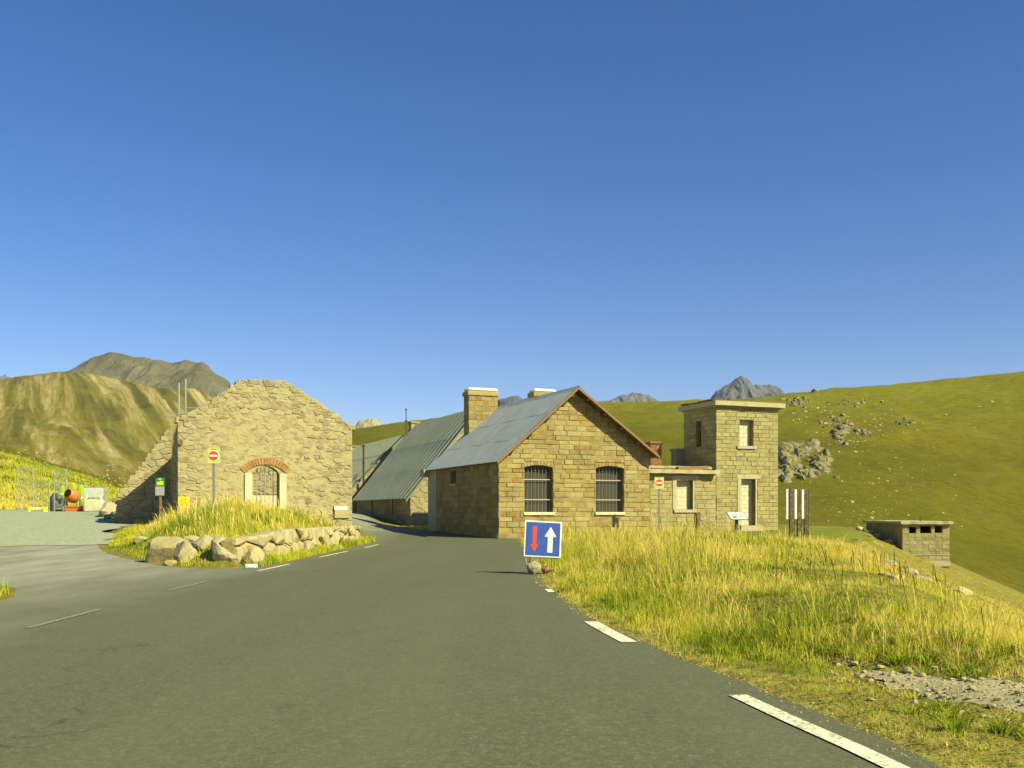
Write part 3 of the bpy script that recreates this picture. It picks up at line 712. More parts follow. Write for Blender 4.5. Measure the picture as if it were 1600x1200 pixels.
# ------------------------------------------------------------------ gabled stone house
def house():
    root = empty('gabled_house', A0, TH, 'long stone house with barred windows, zinc roof and two pale-capped chimneys', 'house')
    Wd, L, ez, rz, RU = 8.41, 11.35, 3.97, 7.52, 4.06
    er_ = 4.36; sl = (rz - ez) / RU; sr = (rz - er_) / (Wd - RU)
    roofz = lambda s: ez + sl * s if s < RU else rz - sr * (s - RU)
    drop = .16
    fr = face_front(0.0)
    top = Top([(0, ez - drop), (RU, rz - drop), (Wd, er_ - drop)])
    win = [(1.36, 2.92, 1.30, 3.68), (5.30, 6.90, 1.30, 3.70)]
    bm = B_(); wall_panels(bm, top, 0, Wd, -.5, win, .55, fr)
    for a, b, c, d in win: arch_fill(bm, a, b, d - .17, .12, d, fr, .55)
    obj('gable_wall', bm, M_MORTAR, root)
    hole = [(a - .0, b + .0, c - .16, d + .12) for a, b, c, d in win]
    def jag():
        k = random.choice((.03, .05, .08, .12, .20, .02)); return [(0, -.3), (Wd, -.3), (Wd, er_ - k), (RU, rz - k), (0, ez - k)]
    polys = ashlar(0, Wd, -.3, 7.6, .245, .42, .95, hole, jag(), quoin=.42, jag=jag)
    stones(polys, fr, root, M_ASHLAR, 300, gap=.010, back=-.06, proud=(.004, .045), tilt=.016)
    for (a, b, c, d) in win:
        voussoirs(a, b, d - .17, .12, .17, 9, fr, root, M_ASHLAR)
        wnd = empty('window', (0, 0, 0)); wnd.parent = root
        bm = B_(); box(bm, a - .06, b + .06, -.10, .3, c - .16, c - .005, bev=.02); obj('sill', bm, M_PLASTER, wnd)
        bm = B_(); box(bm, a - .02, b + .02, .34, .40, c - .05, d + .05); obj('shutter', bm, plain_shutter, wnd)
        # woven wire screen behind the bars
        bm = B_()
        for i in range(30):
            zz = c + (d - c) * i / 30; box(bm, a, b, .246, .252, zz, zz + .012)
        obj('wire_screen', bm, M_TARP, wnd)
        n = 8
        for i in range(n):
            x = a + (b - a) * (i + .45) / n; bm = B_(); tube(bm, (x, .2, c - .01), (x, .2, d - .03), .016, 6); obj('bar', bm, M_BARS, wnd)
        for zz in (c + .62, c + 1.62):
            bm = B_(); box(bm, a + .01, b - .01, .17, .19, zz - .022, zz + .022); obj('cross_bar', bm, M_IRON, wnd)
    # sides and back
    frl = face_left(0.0); sw = (-7.3, -6.35, 2.85, 3.55)
    bm = B_(); wall_panels(bm, Top([(-L, ez - .12), (-.55, ez - .12)]), -L, -.55, -.5, [sw], .5, frl); obj('side_wall', bm, M_MORTAR, root)
    sp = ashlar(-L + 1.6, -.02, -.3, ez - .12, .30, .5, 1.0, [sw])
    stones(sp, frl, root, M_ASHLAR, 0, back=-.05)
    bm = B_(); prism(bm, [(-L - .02, -.4), (-L + 1.58, -.4), (-L + 1.58, ez - .12), (-L - .02, ez - .12)], -.05, .05, frl); obj('plaster_pier', bm, M_CONC, root)
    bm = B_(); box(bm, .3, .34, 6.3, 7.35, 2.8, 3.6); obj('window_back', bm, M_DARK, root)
    bm = B_(); box(bm, -.07, .2, 6.28, 7.37, 2.74, 2.848); obj('sill', bm, M_CONC, root)
    bm = B_(); box(bm, Wd - .5, Wd, .56, L, -.5, ez - .12); obj('side_wall', bm, M_MORTAR, root)
    bm = B_(); wall_panels(bm, top, .51, Wd - .51, -.5, [], .5, lambda s, t, d: Vector((s, L + d, t))); obj('back_wall', bm, M_MORTAR, root)
    # roof
    oh, fo = .28, .58; wl_ = math.hypot(RU + oh, sl * (RU + oh)); wr_ = math.hypot(Wd - RU + oh, sr * (Wd - RU + oh)); y0, y1 = -fo, L + .05
    el = (-oh, y0, ez - sl * oh)
    corrugated('roof_sheet', root, M_ROOF1, el, (0, 1, 0), (1, 0, sl), y1 - y0, wl_, .25, .007, 3, lap=.003)
    er = (Wd + oh, y0, er_ - sr * oh)
    corrugated('roof_sheet', root, M_ROOF1, er, (0, 1, 0), (-1, 0, sr), y1 - y0, wr_, .25, .007, 3, lap=.003)
    bm = B_()   # boarding under the sheets
    for s in (0, 1):
        xa = -oh + .02 if s == 0 else Wd + oh - .02
        pa = [(xa, roofz(xa) - .012), (RU, rz - .012), (RU, rz - .06), (xa, roofz(xa) - .06)]
        if area(pa) < 0: pa = pa[::-1]
        prism(bm, pa, -y1 + .02, -y0 - .02, lambda a, t, d: Vector((a, -d, t)))
    obj('roof_boarding', bm, M_SOFFIT, root)
    for s in (0, 1):
        xa = -oh if s == 0 else Wd + oh
        pa = [(xa, roofz(xa) - .11), (RU, rz - .11), (RU, rz + .02), (xa, roofz(xa) + .02)]
        if area(pa) < 0: pa = pa[::-1]
        bm = B_(); prism(bm, pa, fo - .01, fo + .025, lambda a, t, d: Vector((a, -d, t))); obj('bargeboard', bm, M_FASCIA, root)
    ridge_cap(root, RU, y0, y1, rz + .03, M_ROOF1)
    for i in range(4):   # purlin ends showing under the verge
        x = .9 + i * .95
        for X in (x, Wd - x):
            bm = B_(); box(bm, X - .07, X + .07, -fo + .04, .0, roofz(X) - .2, roofz(X) - .065); obj('purlin', bm, M_SOFFIT, root)
    # chimneys
    for (u0, u1, v0, v1, zt) in ((2.17, 4.0, 10.45, 11.3, 8.6), (6.4, 7.85, 10.45, 11.3, 8.72)):
        ch = empty('chimney', (0, 0, 0)); ch.parent = root
        bm = B_(); box(bm, u0, u1, v0, v1, 3.5, zt - .42); obj('shaft', bm, M_MORTAR, ch)
        cs = ashlar(u0, u1, 4.2, zt - .44, .27, .3, .6); stones(cs, face_front(v0), ch, M_ASHLAR, 60, proud=(.008, .025))
        cs = ashlar(-v1, -v0, 4.2, zt - .44, .27, .3, .6); stones(cs, face_left(u0), ch, M_ASHLAR, 0, proud=(.008, .025))
        bm = B_(); box(bm, u0 - .08, u1 + .08, v0 - .08, v1 + .08, zt - .42, zt - .16, bev=.03); obj('collar', bm, M_ASHLAR, ch)
        bm = B_(); box(bm, u0 - .03, u1 + .03, v0 - .03, v1 + .03, zt - .16, zt + .06, bev=.09); obj('cap', bm, M_WHITE, ch)
    bm = B_(); box(bm, -.42, .1, L - .35, L + .45, ez - .62, ez - .2); obj('eaves_corbel', bm, M_CONC, root)
plain_shutter = plain('window_shade_board', (.075, .07, .045), .8, .2, .3)
house()

# ------------------------------------------------------------------ barns behind
def barn(u, v, wdt, L, ez, rz, label, stubs):
    o = world(u, v); root = empty('stone_barn', o, TH, label, 'barn', 'barns with steep corrugated roofs')
    hw = wdt / 2; sl = (rz - ez) / hw; base = -.3; gz = H(o.x, o.y)
    top = Top([(0, ez - .25), (hw, rz - .35), (wdt, ez - .25)])
    fr = face_front(0.0)
    bm = B_(); wall_panels(bm, top, 0, wdt, base, [], .5, fr); obj('gable_wall', bm, M_RUBMORT, root)
    stones(rubble([(0, .1), (wdt, .1), (wdt, ez - .12), (hw, rz - .2), (0, ez - .12)], .5), fr, root, M_RUBBLE, 120, proud=(.01, .05))
    frl = face_left(0.0); slits = [(-.28 * L - .35, -.28 * L, ez - 1.65, ez - .3), (-.66 * L - .4, -.66 * L, ez - 1.65, ez - .3)]
    bm = B_(); wall_panels(bm, Top([(-L, ez - .15), (-.5, ez - .15)]), -L, -.5, base, slits, .45, frl); obj('side_wall', bm, M_MORTAR, root)
    stones(ashlar(-L, -.02, .1, ez - .15, .33, .5, 1.0, slits), frl, root, M_ASHLAR, 0)
    for a, b, c, d in slits:
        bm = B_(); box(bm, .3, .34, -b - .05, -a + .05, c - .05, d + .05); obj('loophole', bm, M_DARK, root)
    bm = B_(); box(bm, wdt - .45, wdt, .5, L, base, ez - .15); obj('side_wall', bm, M_MORTAR, root)
    bm = B_(); wall_panels(bm, top, .46, wdt - .46, base, [], .5, lambda s, t, d: Vector((s, L + d, t))); obj('back_wall', bm, M_RUBMORT, root)
    oh = .35; wl_ = math.hypot(hw + oh, sl * (hw + oh))
    corrugated('roof_sheet', root, M_ROOF2, (-oh, -.22, ez - sl * oh), (0, 1, 0), (1, 0, sl), L + .4, wl_, .86, .034, 3, lap=.010)
    corrugated('roof_sheet', root, M_ROOF2, (wdt + oh, -.22, ez - sl * oh), (0, 1, 0), (-1, 0, sl), L + .4, wl_, .86, .034, 3, lap=.010)
    ridge_cap(root, hw, -.22, L + .18, rz + .05, M_ROOF2)
    bm = B_()
    for X in ((lambda x: x), (lambda x: wdt - x)):
        pa = [(X(-oh), ez - sl * oh - .2), (X(hw), rz - .2), (X(hw), rz - .02), (X(-oh), ez - sl * oh - .02)]
        if area(pa) < 0: pa = pa[::-1]
        prism(bm, pa, .18, .21, lambda a, t, d: Vector((a, -d, t)))
    obj('bargeboard', bm, M_POST, root)
    for (cu, cv, cw, z1) in stubs:
        ch = empty('chimney'); ch.parent = root
        bm = B_(); box(bm, cu, cu + cw, cv, cv + .7, rz - 3, z1 - .2); obj('shaft', bm, M_RUBMORT, ch)
        bm = B_(); box(bm, cu - .08, cu + cw + .08, cv - .08, cv + .78, z1 - .2, z1, bev=.04); obj('cap', bm, M_BRICK if cu < hw else M_RUBBLE, ch)
    return root
barn(1.1, 19.0, 9.4, 15.0, 2.55, 8.3, 'nearer steep-roofed stone barn just behind the gabled house', [(4.3, 14.4, .7, 8.6)])
barn(1.1, 36.4, 8.8, 16.5, 3.2, 7.6, 'farther steep-roofed stone barn between the ruin and the nearer barn', [(3.7, 15.9, .8, 7.75)])
def pole(name, u, v, z0, z1, r, mat, label, extra=None):
    o = world(u, v); root = empty(name, o, TH, label, 'pole')
    bm = B_(); tube(bm, (0, 0, z0), (0, 0, z1), r, 8, r * .75); obj('shaft', bm, mat, root)
    bm = B_(); tube(bm, (0, 0, z1), (0, 0, z1 + .12), r * 1.5, 8); obj('tip', bm, mat, root)
    if extra: bm = B_(); box(bm, -.06, .06, -.25, .25, extra, extra + .05); obj('bracket', bm, mat, root)
    return root
q = P(568, 800, 84); pole('flue_pipe', (q - A0).dot(U), (q - A0).dot(Vv), .3, 6.6, .09, M_DWOOD, 'dark slender flue pipe rising in front of the farther barn roof', 5.3)
q = P(634.5, 800, 83); pole('mast', (q - A0).dot(U), (q - A0).dot(Vv), .3, 9.5, .05, M_DWOOD, 'thin dark aerial mast at the back of the nearer barn', 8.6)

# ------------------------------------------------------------------ tower and annex
def opening(root, fr, a, b, c, d, depth, name, surround=None, sill=True, seam=.012):
    g = empty(name); g.parent = root
    bm = B_(); prism(bm, [(a - .05, c - .05), (b + .05, c - .05), (b + .05, d + .05), (a - .05, d + .05)], -depth - .1, -depth, fr); obj('backing', bm, M_MORTAR, g)
    nx = max(1, round((b - a) / .5)); nz = max(1, round((d - c) / .24))
    for i in range(nz):
        off = .5 if i % 2 else 0
        xs = [a] + [a + (b - a) * (k + off) / nx for k in range(0 if off else 1, nx + (0 if not off else 0)) if a < a + (b - a) * (k + off) / nx < b] + [b]
        for x0, x1 in zip(xs, xs[1:]):
            z0 = c + (d - c) * i / nz; z1 = c + (d - c) * (i + 1) / nz
            bm = B_(); stone(bm, [(x0 + .004, z0 + .004), (x1 - .004, z0 + .004), (x1 - .004, z1 - .004), (x0 + .004, z1 - .004)], fr, back=-depth - .02, proud=-depth + .02, ch=.006, jit=.002, tilt=.004); obj('block', bm, M_BLOCK, g)
    if surround:
        sw_, lh = surround
        bm = B_(); prism(bm, [(a - sw_ - .06, d), (b + sw_ + .1, d), (b + sw_ + .1, d + lh), (a - sw_ - .06, d + lh)], -.2, .05, fr); obj('lintel', bm, M_CONC, g)
        for x0, x1 in ((a - sw_, a), (b, b + sw_ * .4)):
            bm = B_(); prism(bm, [(x0, c), (x1, c), (x1, d), (x0, d)], -.2, .035, fr); obj('jamb', bm, M_CONC, g)
    if sill:
        bm = B_(); prism(bm, [(a - .18, c - .16), (b + .18, c - .16), (b + .18, c), (a - .18, c)], -.3, .1, fr); obj('sill', bm, M_CONC, g)
    return g
def slab(bm, x0, x1, y0, y1, z0, z1, n=9, amp=.03):
    """roof slab with a slightly broken edge"""
    pts = []
    for i in range(n): pts.append((x0 + (x1 - x0) * i / n, y0))
    for i in range(n): pts.append((x1, y0 + (y1 - y0) * i / n))
    for i in range(n): pts.append((x1 + (x0 - x1) * i / n, y1))
    for i in range(n): pts.append((x0, y1 + (y0 - y1) * i / n))
    pts = [(x + random.uniform(-amp, amp), y + random.uniform(-amp, amp)) for x, y in pts]
    a = [bm.verts.new((x, y, z0 + random.uniform(-amp, amp) * .4)) for x, y in pts]; b = [bm.verts.new((x, y, z1 + random.uniform(-amp, amp) * .4)) for x, y in pts]; N = len(pts)
    for i in range(N): bm.faces.new((a[i], a[(i + 1) % N], b[(i + 1) % N], b[i]))
    bm.faces.new(b); bm.faces.new(a[::-1])
TU, TV = 13.2, 1.13
def tower():
    root = empty('stone_tower', world(TU, TV), TH, 'square two-storey stone tower with a flat concrete slab roof', 'tower')
    W_, L, top, fr = 4.08, 3.3, 7.12, face_front(0.0)
    door = (1.62, 2.56, .55, 3.13); win = (1.52, 2.42, 4.95, 6.38)
    bm = B_(); wall_panels(bm, Top([(0, top), (W_, top)]), 0, W_, -.6, [door, win], .5, fr); obj('front_wall', bm, M_MORTAR, root)
    hole = [(door[0] - .26, door[1] + .14, door[2] - .2, door[3] + .27), (win[0], win[1], win[2] - .17, win[3])]
    stones(ashlar(0, W_, -.2, top - .01, .225, .38, .75, hole, quoin=.36), fr, root, M_TOWER, 300, back=-.05)
    opening(root, fr, *door, .33, 'door', (.24, .25), False)
    bm = B_(); box(bm, 1.4, 2.8, -.35, .02, -.3, .545); obj('doorstep', bm, M_CONC, root)
    opening(root, fr, *win, .3, 'window')
    frl = face_left(0.0); lw = (-2.0, -1.5, 4.95, 6.4)
    bm = B_(); wall_panels(bm, Top([(-L, top), (-.5, top)]), -L, -.5, -.6, [lw], .45, frl); obj('side_wall', bm, M_MORTAR, root)
    stones(ashlar(-L, -.02, 3, top - .01, .225, .38, .75, [lw]), frl, root, M_TOWER, 0)
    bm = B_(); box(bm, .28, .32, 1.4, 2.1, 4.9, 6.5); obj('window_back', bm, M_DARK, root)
    bm = B_(); box(bm, W_ - .45, W_, .5, L, -.6, top); obj('side_wall', bm, M_MORTAR, root)
    bm = B_(); box(bm, .46, W_ - .46, L - .45, L, -.6, top); obj('back_wall', bm, M_MORTAR, root)
    bm = B_(); slab(bm, -.22, W_ + .3, -.3, L + .35, top + .002, top + .25, amp=.02); obj('roof_slab', bm, M_CONC, root)
    bm = B_(); box(bm, -.1, W_ + .1, -.1, L + .1, top - .1, top + .001); obj('cornice', bm, M_TOWER, root)
    bm = B_()
    for i in range(11): box(bm, -.3 + random.uniform(-.1, .06), .1, L * i / 11 - .2, L * (i + .9) / 11 - .1, top + .252, top + .30 + random.uniform(0, .05))
    tag(obj('roof_slates', bm, M_WOOD, root), kind='stuff')
    bm = B_(); tube(bm, (W_, .2, 3.55), (W_ + .85, .2, 3.55), .025, 6); tube(bm, (W_ + .84, .2, 3.5), (W_ + .84, .2, 3.62), .035, 6); obj('bracket_rod', bm, M_DWOOD, root)
tower()
def annex():
    root = empty('stone_annex', world(8.6, TV), TH, 'low flat-roofed stone annex linking gabled house and tower', 'annex')
    W_, L, top, fr = TU - 8.62, 3.2, 3.36, face_front(0.0)
    win = (2.1, 3.12, 1.43, 3.0); gap = (.0, .32, 2.55, 3.0)
    bm = B_(); wall_panels(bm, Top([(0, top), (W_, top)]), 0, W_, -.6, [win, gap], .5, fr); obj('front_wall', bm, M_MORTAR, root)
    hole = [(win[0] - .28, win[1] + .12, win[2] - .16, win[3] + .28), (0, .45, -.6, 3.05)]
    stones(ashlar(0, W_, -.2, top - .01, .225, .38, .8, hole), fr, root, M_TOWER, 200, back=-.05)
    opening(root, fr, *win, .3, 'window', (.24, .26))
    bm = B_(); prism(bm, [(.05, -.5), (.42, -.5), (.42, 2.54), (.05, 2.54)], 0.001, .06, fr); obj('plaster_pier', bm, M_PLASTER, root)
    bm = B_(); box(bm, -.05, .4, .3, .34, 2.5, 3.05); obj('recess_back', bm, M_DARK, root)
    bm = B_(); box(bm, 0, W_, L - .4, L, -.6, top); obj('back_wall', bm, M_MORTAR, root)
    bm = B_(); slab(bm, -.05, W_ - .02, -.42, L + .2, top + .002, top + .2, 14, .035); obj('roof_slab', bm, M_CONC, root)
    bm = B_(); box(bm, .0, W_ - .1, .1, L - .2, top + .202, top + .42, bev=.08); obj('roof_screed', bm, M_RUBBLE, root)
    M = Matrix.Translation((3.1, .0, top + .30)) @ Matrix.Rotation(R(-2), 4, 'Y')
    bm = B_(); box(bm, -.95, .95, -.12, .12, -.11, .11, M, .02); obj('fallen_beam', bm, M_FASCIA, root)
    for (x, y, wd, zt, m) in ((2.0, 2.6, .7, 5.25, M_RUST_SHADE), (4.1, 3.3, .62, 4.95, M_RUBBLE)):
        ch = empty('chimney'); ch.parent = root
        bm = B_(); box(bm, x, x + wd, y, y + .6, top, zt - .14); obj('shaft', bm, m, ch)
        bm = B_(); box(bm, x - .07, x + wd + .07, y - .07, y + .67, zt - .14, zt, bev=.03); obj('cap', bm, m, ch)
annex()

# ------------------------------------------------------------------ the ruin
RC = Vector((-14.03, 43.0, 0.0))          # left front corner
def ruin():
    root = empty('ruined_house', RC, TH, 'roofless ruined rubble-stone house with an arched barred doorway in its gable', 'ruin')
    W_, eL, eR, ap, fr = 7.42, 5.22, 5.15, 7.0, face_front(0.0)
    a1, a2 = 2.62, 4.45
    door = (3.05, 4.2, .3, 3.33)
    prof = [(0, eL), (.6, eL + .28), (a1 - .9, ap - .75), (a1, ap - .02), (a2, ap), (a2 + .45, ap - .28), (W_ - .95, eR + .62), (W_ - .3, eR + .1), (W_, eR)]
    bm = B_(); wall_panels(bm, Top([(x, y - .1) for x, y in prof]), 0, W_, -.3, [door], .6, fr)
    arch_fill(bm, door[0], door[1], 3.0, .32, 3.33, fr, .6); obj('gable_wall', bm, M_RUBMORT, root)
    out = [(0, .2), (W_, .2)] + prof[::-1]
    hole = [(door[0] - .32, door[1] + .32, -.5, 3.64)]
    polys = rubble([(0, .2), (W_, .2), (W_, eR), (a2 + .35, ap - .22), (a2, ap), (a1, ap - .02), (0, eL)], .29, 1.8, hole)
    random.shuffle(polys)
    # quoins and weathered edges stand proud, the middle lies nearly flush in its mortar
    def edge(p):
        cx = sum(q[0] for q in p) / len(p); cy = sum(q[1] for q in p) / len(p); t = float(np.interp(cx, [q[0] for q in prof], [q[1] for q in prof]))
        return min(cx, W_ - cx, (t - cy) * .8)
    rim = [p for p in polys if edge(p) < 1.0 or (sum(q[0] for q in p) / len(p) > 5.2 and random.random() < .6)]; mid = [p for p in polys if p not in rim]
    stones(rim, fr, root, M_RUBBLE, 190, gap=.006, proud=(-.004, .034), ch=.018, tilt=.018, jit=.008)
    stones(mid, fr, root, M_RUBBLE, 105, gap=.006, proud=(-.013, .011), ch=.012, tilt=.018, jit=.010)
    # loose coping stones along the broken top
    for i in range(44):
        s = W_ * (i + random.uniform(.2, .8)) / 44; t = float(np.interp(s, [q[0] for q in prof], [q[1] for q in prof])); w2 = random.uniform(.1, .22); h2 = random.uniform(.06, .14)
        bm = B_(); stone(bm, [(s - w2, t - h2 - .06), (s + w2, t - h2 - .08), (s + w2 * .8, t + h2 * .7 - .03), (s - w2 * .7, t + h2 * .6)], fr, back=-.55, proud=random.uniform(-.02, .05), ch=.03); obj('coping_stone', bm, M_RUBBLE, root)
    # doorway
    d = empty('doorway'); d.parent = root
    for x0, x1 in ((door[0] - .32, door[0]), (door[1], door[1] + .30)):
        bm = B_(); box(bm, x0, x1, -.07, .5, -.2, 2.98, bev=.02); obj('jamb', bm, M_PLASTER, d)
    voussoirs(door[0] - .3, door[1] + .3, 2.99, .38, .30, 17, fr, d, M_BRICK, 'brick', .04, -.5)
    for i in range(7):
        x = door[0] + .06 + (door[1] - door[0] - .1) * i / 6; bm = B_(); tube(bm, (x, .3, .2), (x, .3, 3.26), .017, 6); obj('bar', bm, M_IRON, d)
    bm = B_(); box(bm, door[0], door[1], .285, .315, 1.1, 1.14); obj('cross_bar', bm, M_IRON, d)
    # side walls, falling away from the gable
    def side(x0, flip):
        f = face_left(x0) if not flip else (lambda s, t, dd: Vector((x0 + dd, s, t)))
        if not flip:
            ol = [(-4.2, -.3), (-.62, -.3), (-.62, 5.0), (-1.5, 4.75), (-4.2, 3.75)]
            bm = B_(); prism(bm, ol, -.55, 0, f); obj('side_wall', bm, M_RUBMORT, root); stones(rubble(ol, .4), f, root, M_RUBBLE, 0, proud=(0, .05))
        else:
            ol = [(.62, -.3), (9.5, -.3), (9.5, 3.1), (5, 3.4), (2, 4.6), (.62, 4.9)]
            bm = B_(); prism(bm, ol, -.55, 0, f); obj('side_wall', bm, M_RUBMORT, root)
    side(0.0, False); side(W_, True)
    # far wall seen through the doorway, its plaster half gone
    fb = face_front(9.4); ol = [(.6, -.3), (W_ - .6, -.3), (W_ - .6, 3.4), (5.0, 3.9), (3.4, 3.6), (1.8, 3.0), (.6, 2.4)]
    bm = B_(); prism(bm, ol, -.5, 0, fb); obj('far_wall', bm, M_PLASTER, root)
    stones(rubble([(.6, 2.2), (W_ - .6, 2.2), (W_ - .6, 3.4), (5, 3.9), (3.4, 3.6), (1.8, 3.0), (.6, 2.4)], .42), fb, root, M_RUBBLE, 30, proud=(.03, .08))
    # broken wing wall to the left, set back
    fw = face_front(4.2); ol = [(-2.55, .4), (.05, .4), (.05, 5.1), (-.3, 4.85), (-1.0, 3.75), (-1.7, 2.6), (-2.2, 1.75)]
    bm = B_(); prism(bm, ol, -.7, 0, fw); obj('wing_wall', bm, M_RUBMORT, root)
    stones(rubble([(-2.55, .4), (.05, .4), (.05, 5.2), (-.2, 5.1), (-2.3, 1.8)], .42, 1.6), fw, root, M_RUBBLE, 70, gap=.01, proud=(.01, .06), ch=.025, tilt=.03)
    for i in range(16):
        k = (i + .5) / 16; s = -.1 - 2.3 * k; t = 5.05 - 3.2 * k; w2 = random.uniform(.12, .22)
        bm = B_(); stone(bm, [(s - w2, t - .2), (s + w2, t - .22), (s + w2 * .9, t + .05), (s - w2 * .8, t + .02)], fw, back=-.7, proud=random.uniform(0, .06), ch=.03); obj('coping_stone', bm, M_RUBBLE, root)
    # dark pipe hole and plaque
    bm = B_(); tube(bm, (.1, -.12, 4.25), (.1, .1, 4.25), .11, 10); obj('pipe_stub', bm, M_RUST_SHADE, root)
    pq = empty('notice_plate'); pq.parent = root
    bm = B_(); box(bm, 6.62, 7.3, -.09, -.05, 1.05, 1.6); obj('panel', bm, M_RUBMORT, pq)
    bm = B_(); box(bm, 6.6, 7.18, -.1, -.092, 1.42, 1.56); obj('strip', bm, M_WHITE, pq)
ruin()
def boulder(name, loc, size, label, mat=None, seed=0, parent=None, flat=1.0, cat='boulder', group=None, sub=3, rz=None):
    rr = np.random.default_rng(seed); bm = B_(); bmesh.ops.create_icosphere(bm, subdivisions=sub, radius=1)
    n = 15; pl = rr.normal(size=(n, 3)); pl /= np.linalg.norm(pl, axis=1)[:, None]; off = rr.uniform(.62, .95, n)
    dd = np.array([v.co for v in bm.verts]); k = dd @ pl.T; r = np.minimum(np.where(k > .08, off / np.maximum(k, .08), 9).min(1), 1.15)
    r = r * (1 + .07 * fbm(dd[:, 0] * 2.3 + seed, dd[:, 1] * 2.3, dd[:, 2] * 2.3))
    for v, c in zip(bm.verts, dd * r[:, None] * np.array(size)): v.co = c
    o = obj(name, bm, mat or M_BOULDER, parent); o.location = loc; o.rotation_euler = (0, 0, rr.uniform(0, 6) if rz is None else rz)
    if label: tag(o, label, cat, group)
    return o
# boulders shoring up the verge in front of the ruin
G = 'boulders edging the grass island'
def bp(px, py, D): return P(px, py, D)
for (px, py, D, sx, sy, sz, lab, sd_) in (
    (262, 858, 27.2, .62, .55, .50, 'dark-faced square boulder at the corner of the grass island', 3),
    (291, 868, 26.0, .36, .34, .42, 'upright pointed pale boulder in the island edging', 8),
    (353, 865, 25.6, .52, .42, .40, 'broadest low pale boulder in the island edging', 12),
    (318, 853, 26.6, .24, .28, .26, 'small tan rock wedged between two large edging boulders', 15),
    (340, 844, 27.6, .3, .3, .17, 'flat brownish rock lying behind the broad pale boulder', 21),
    (395, 866, 25.3, .2, .26, .36, 'narrow whitish stone standing at the end of the retaining wall', 24),
    (300, 841, 28.0, .34, .3, .17, 'flat grey rock half sunk in island grass', 27),
    (252, 826, 29.8, .34, .3, .16, 'low rock under green leaves on the island', 30),
    (218, 834, 31.5, .26, .26, .16, 'small rock in the grass at the yard side of the island', 33),
    (340, 796, 37.5, .30, .28, .32, 'round grey boulder at the foot of the no-entry sign post', 36),
    (268, 878, 25.8, .2, .18, .12, 'small low stone before the dark-faced boulder', 40)):
    q = bp(px, py, D); q.z = min(q.z, H(q.x, q.y) + sz * .38); boulder('boulder', q, (sx, sy, sz), lab, seed=sd_)
def retaining_wall():
    path = [(-6.75, 25.3), (-6.55, 27), (-6.5, 31), (-6.5, 36), (-6.55, 41), (-6.75, 45.5)]
    L = [0]
    for a, b in zip(path, path[1:]): L.append(L[-1] + math.hypot(b[0] - a[0], b[1] - a[1]))
    root = empty('retaining_wall', (path[0][0], path[0][1], 0), 0, 'low dry-stone retaining wall along the road before the ruin', 'wall')
    tot = L[-1]
    def fr(s, t, d):
        s = tot - s     # seen from the road, left end is the far one
        x = np.interp(s, L, [p[0] for p in path]); y = np.interp(s, L, [p[1] for p in path])
        return Vector((x + d - .16 * t - path[0][0], y - path[0][1], t))
    ol = [(0, -.1), (tot, -.1), (tot, .72), (tot * .75, .88), (tot * .4, .82), (0, .78)]
    bm = B_(); 
    for k in range(24): prism(bm, [(tot * k / 24, -.1), (tot * (k + 1) / 24, -.1), (tot * (k + 1) / 24, .64), (tot * k / 24, .64)], -.35, -.06, fr)
    obj('core', bm, M_MORTAR, root)
    stones(rubble(ol, .85, 2.1), fr, root, M_BOULDER, 200, gap=.02, back=-.25, proud=(.0, .16), ch=.07, tilt=.06, jit=.03)
    return root
retaining_wall()
o = B_(); box(o, -.13, .13, -.12, .12, 0, .09, bev=.02); o = obj('marker_stone', o, M_WHITE); o.location = (-6.3, 24.75, .0); tag(o, 'small white block lying at the road edge by the boulders', 'kerb stone')

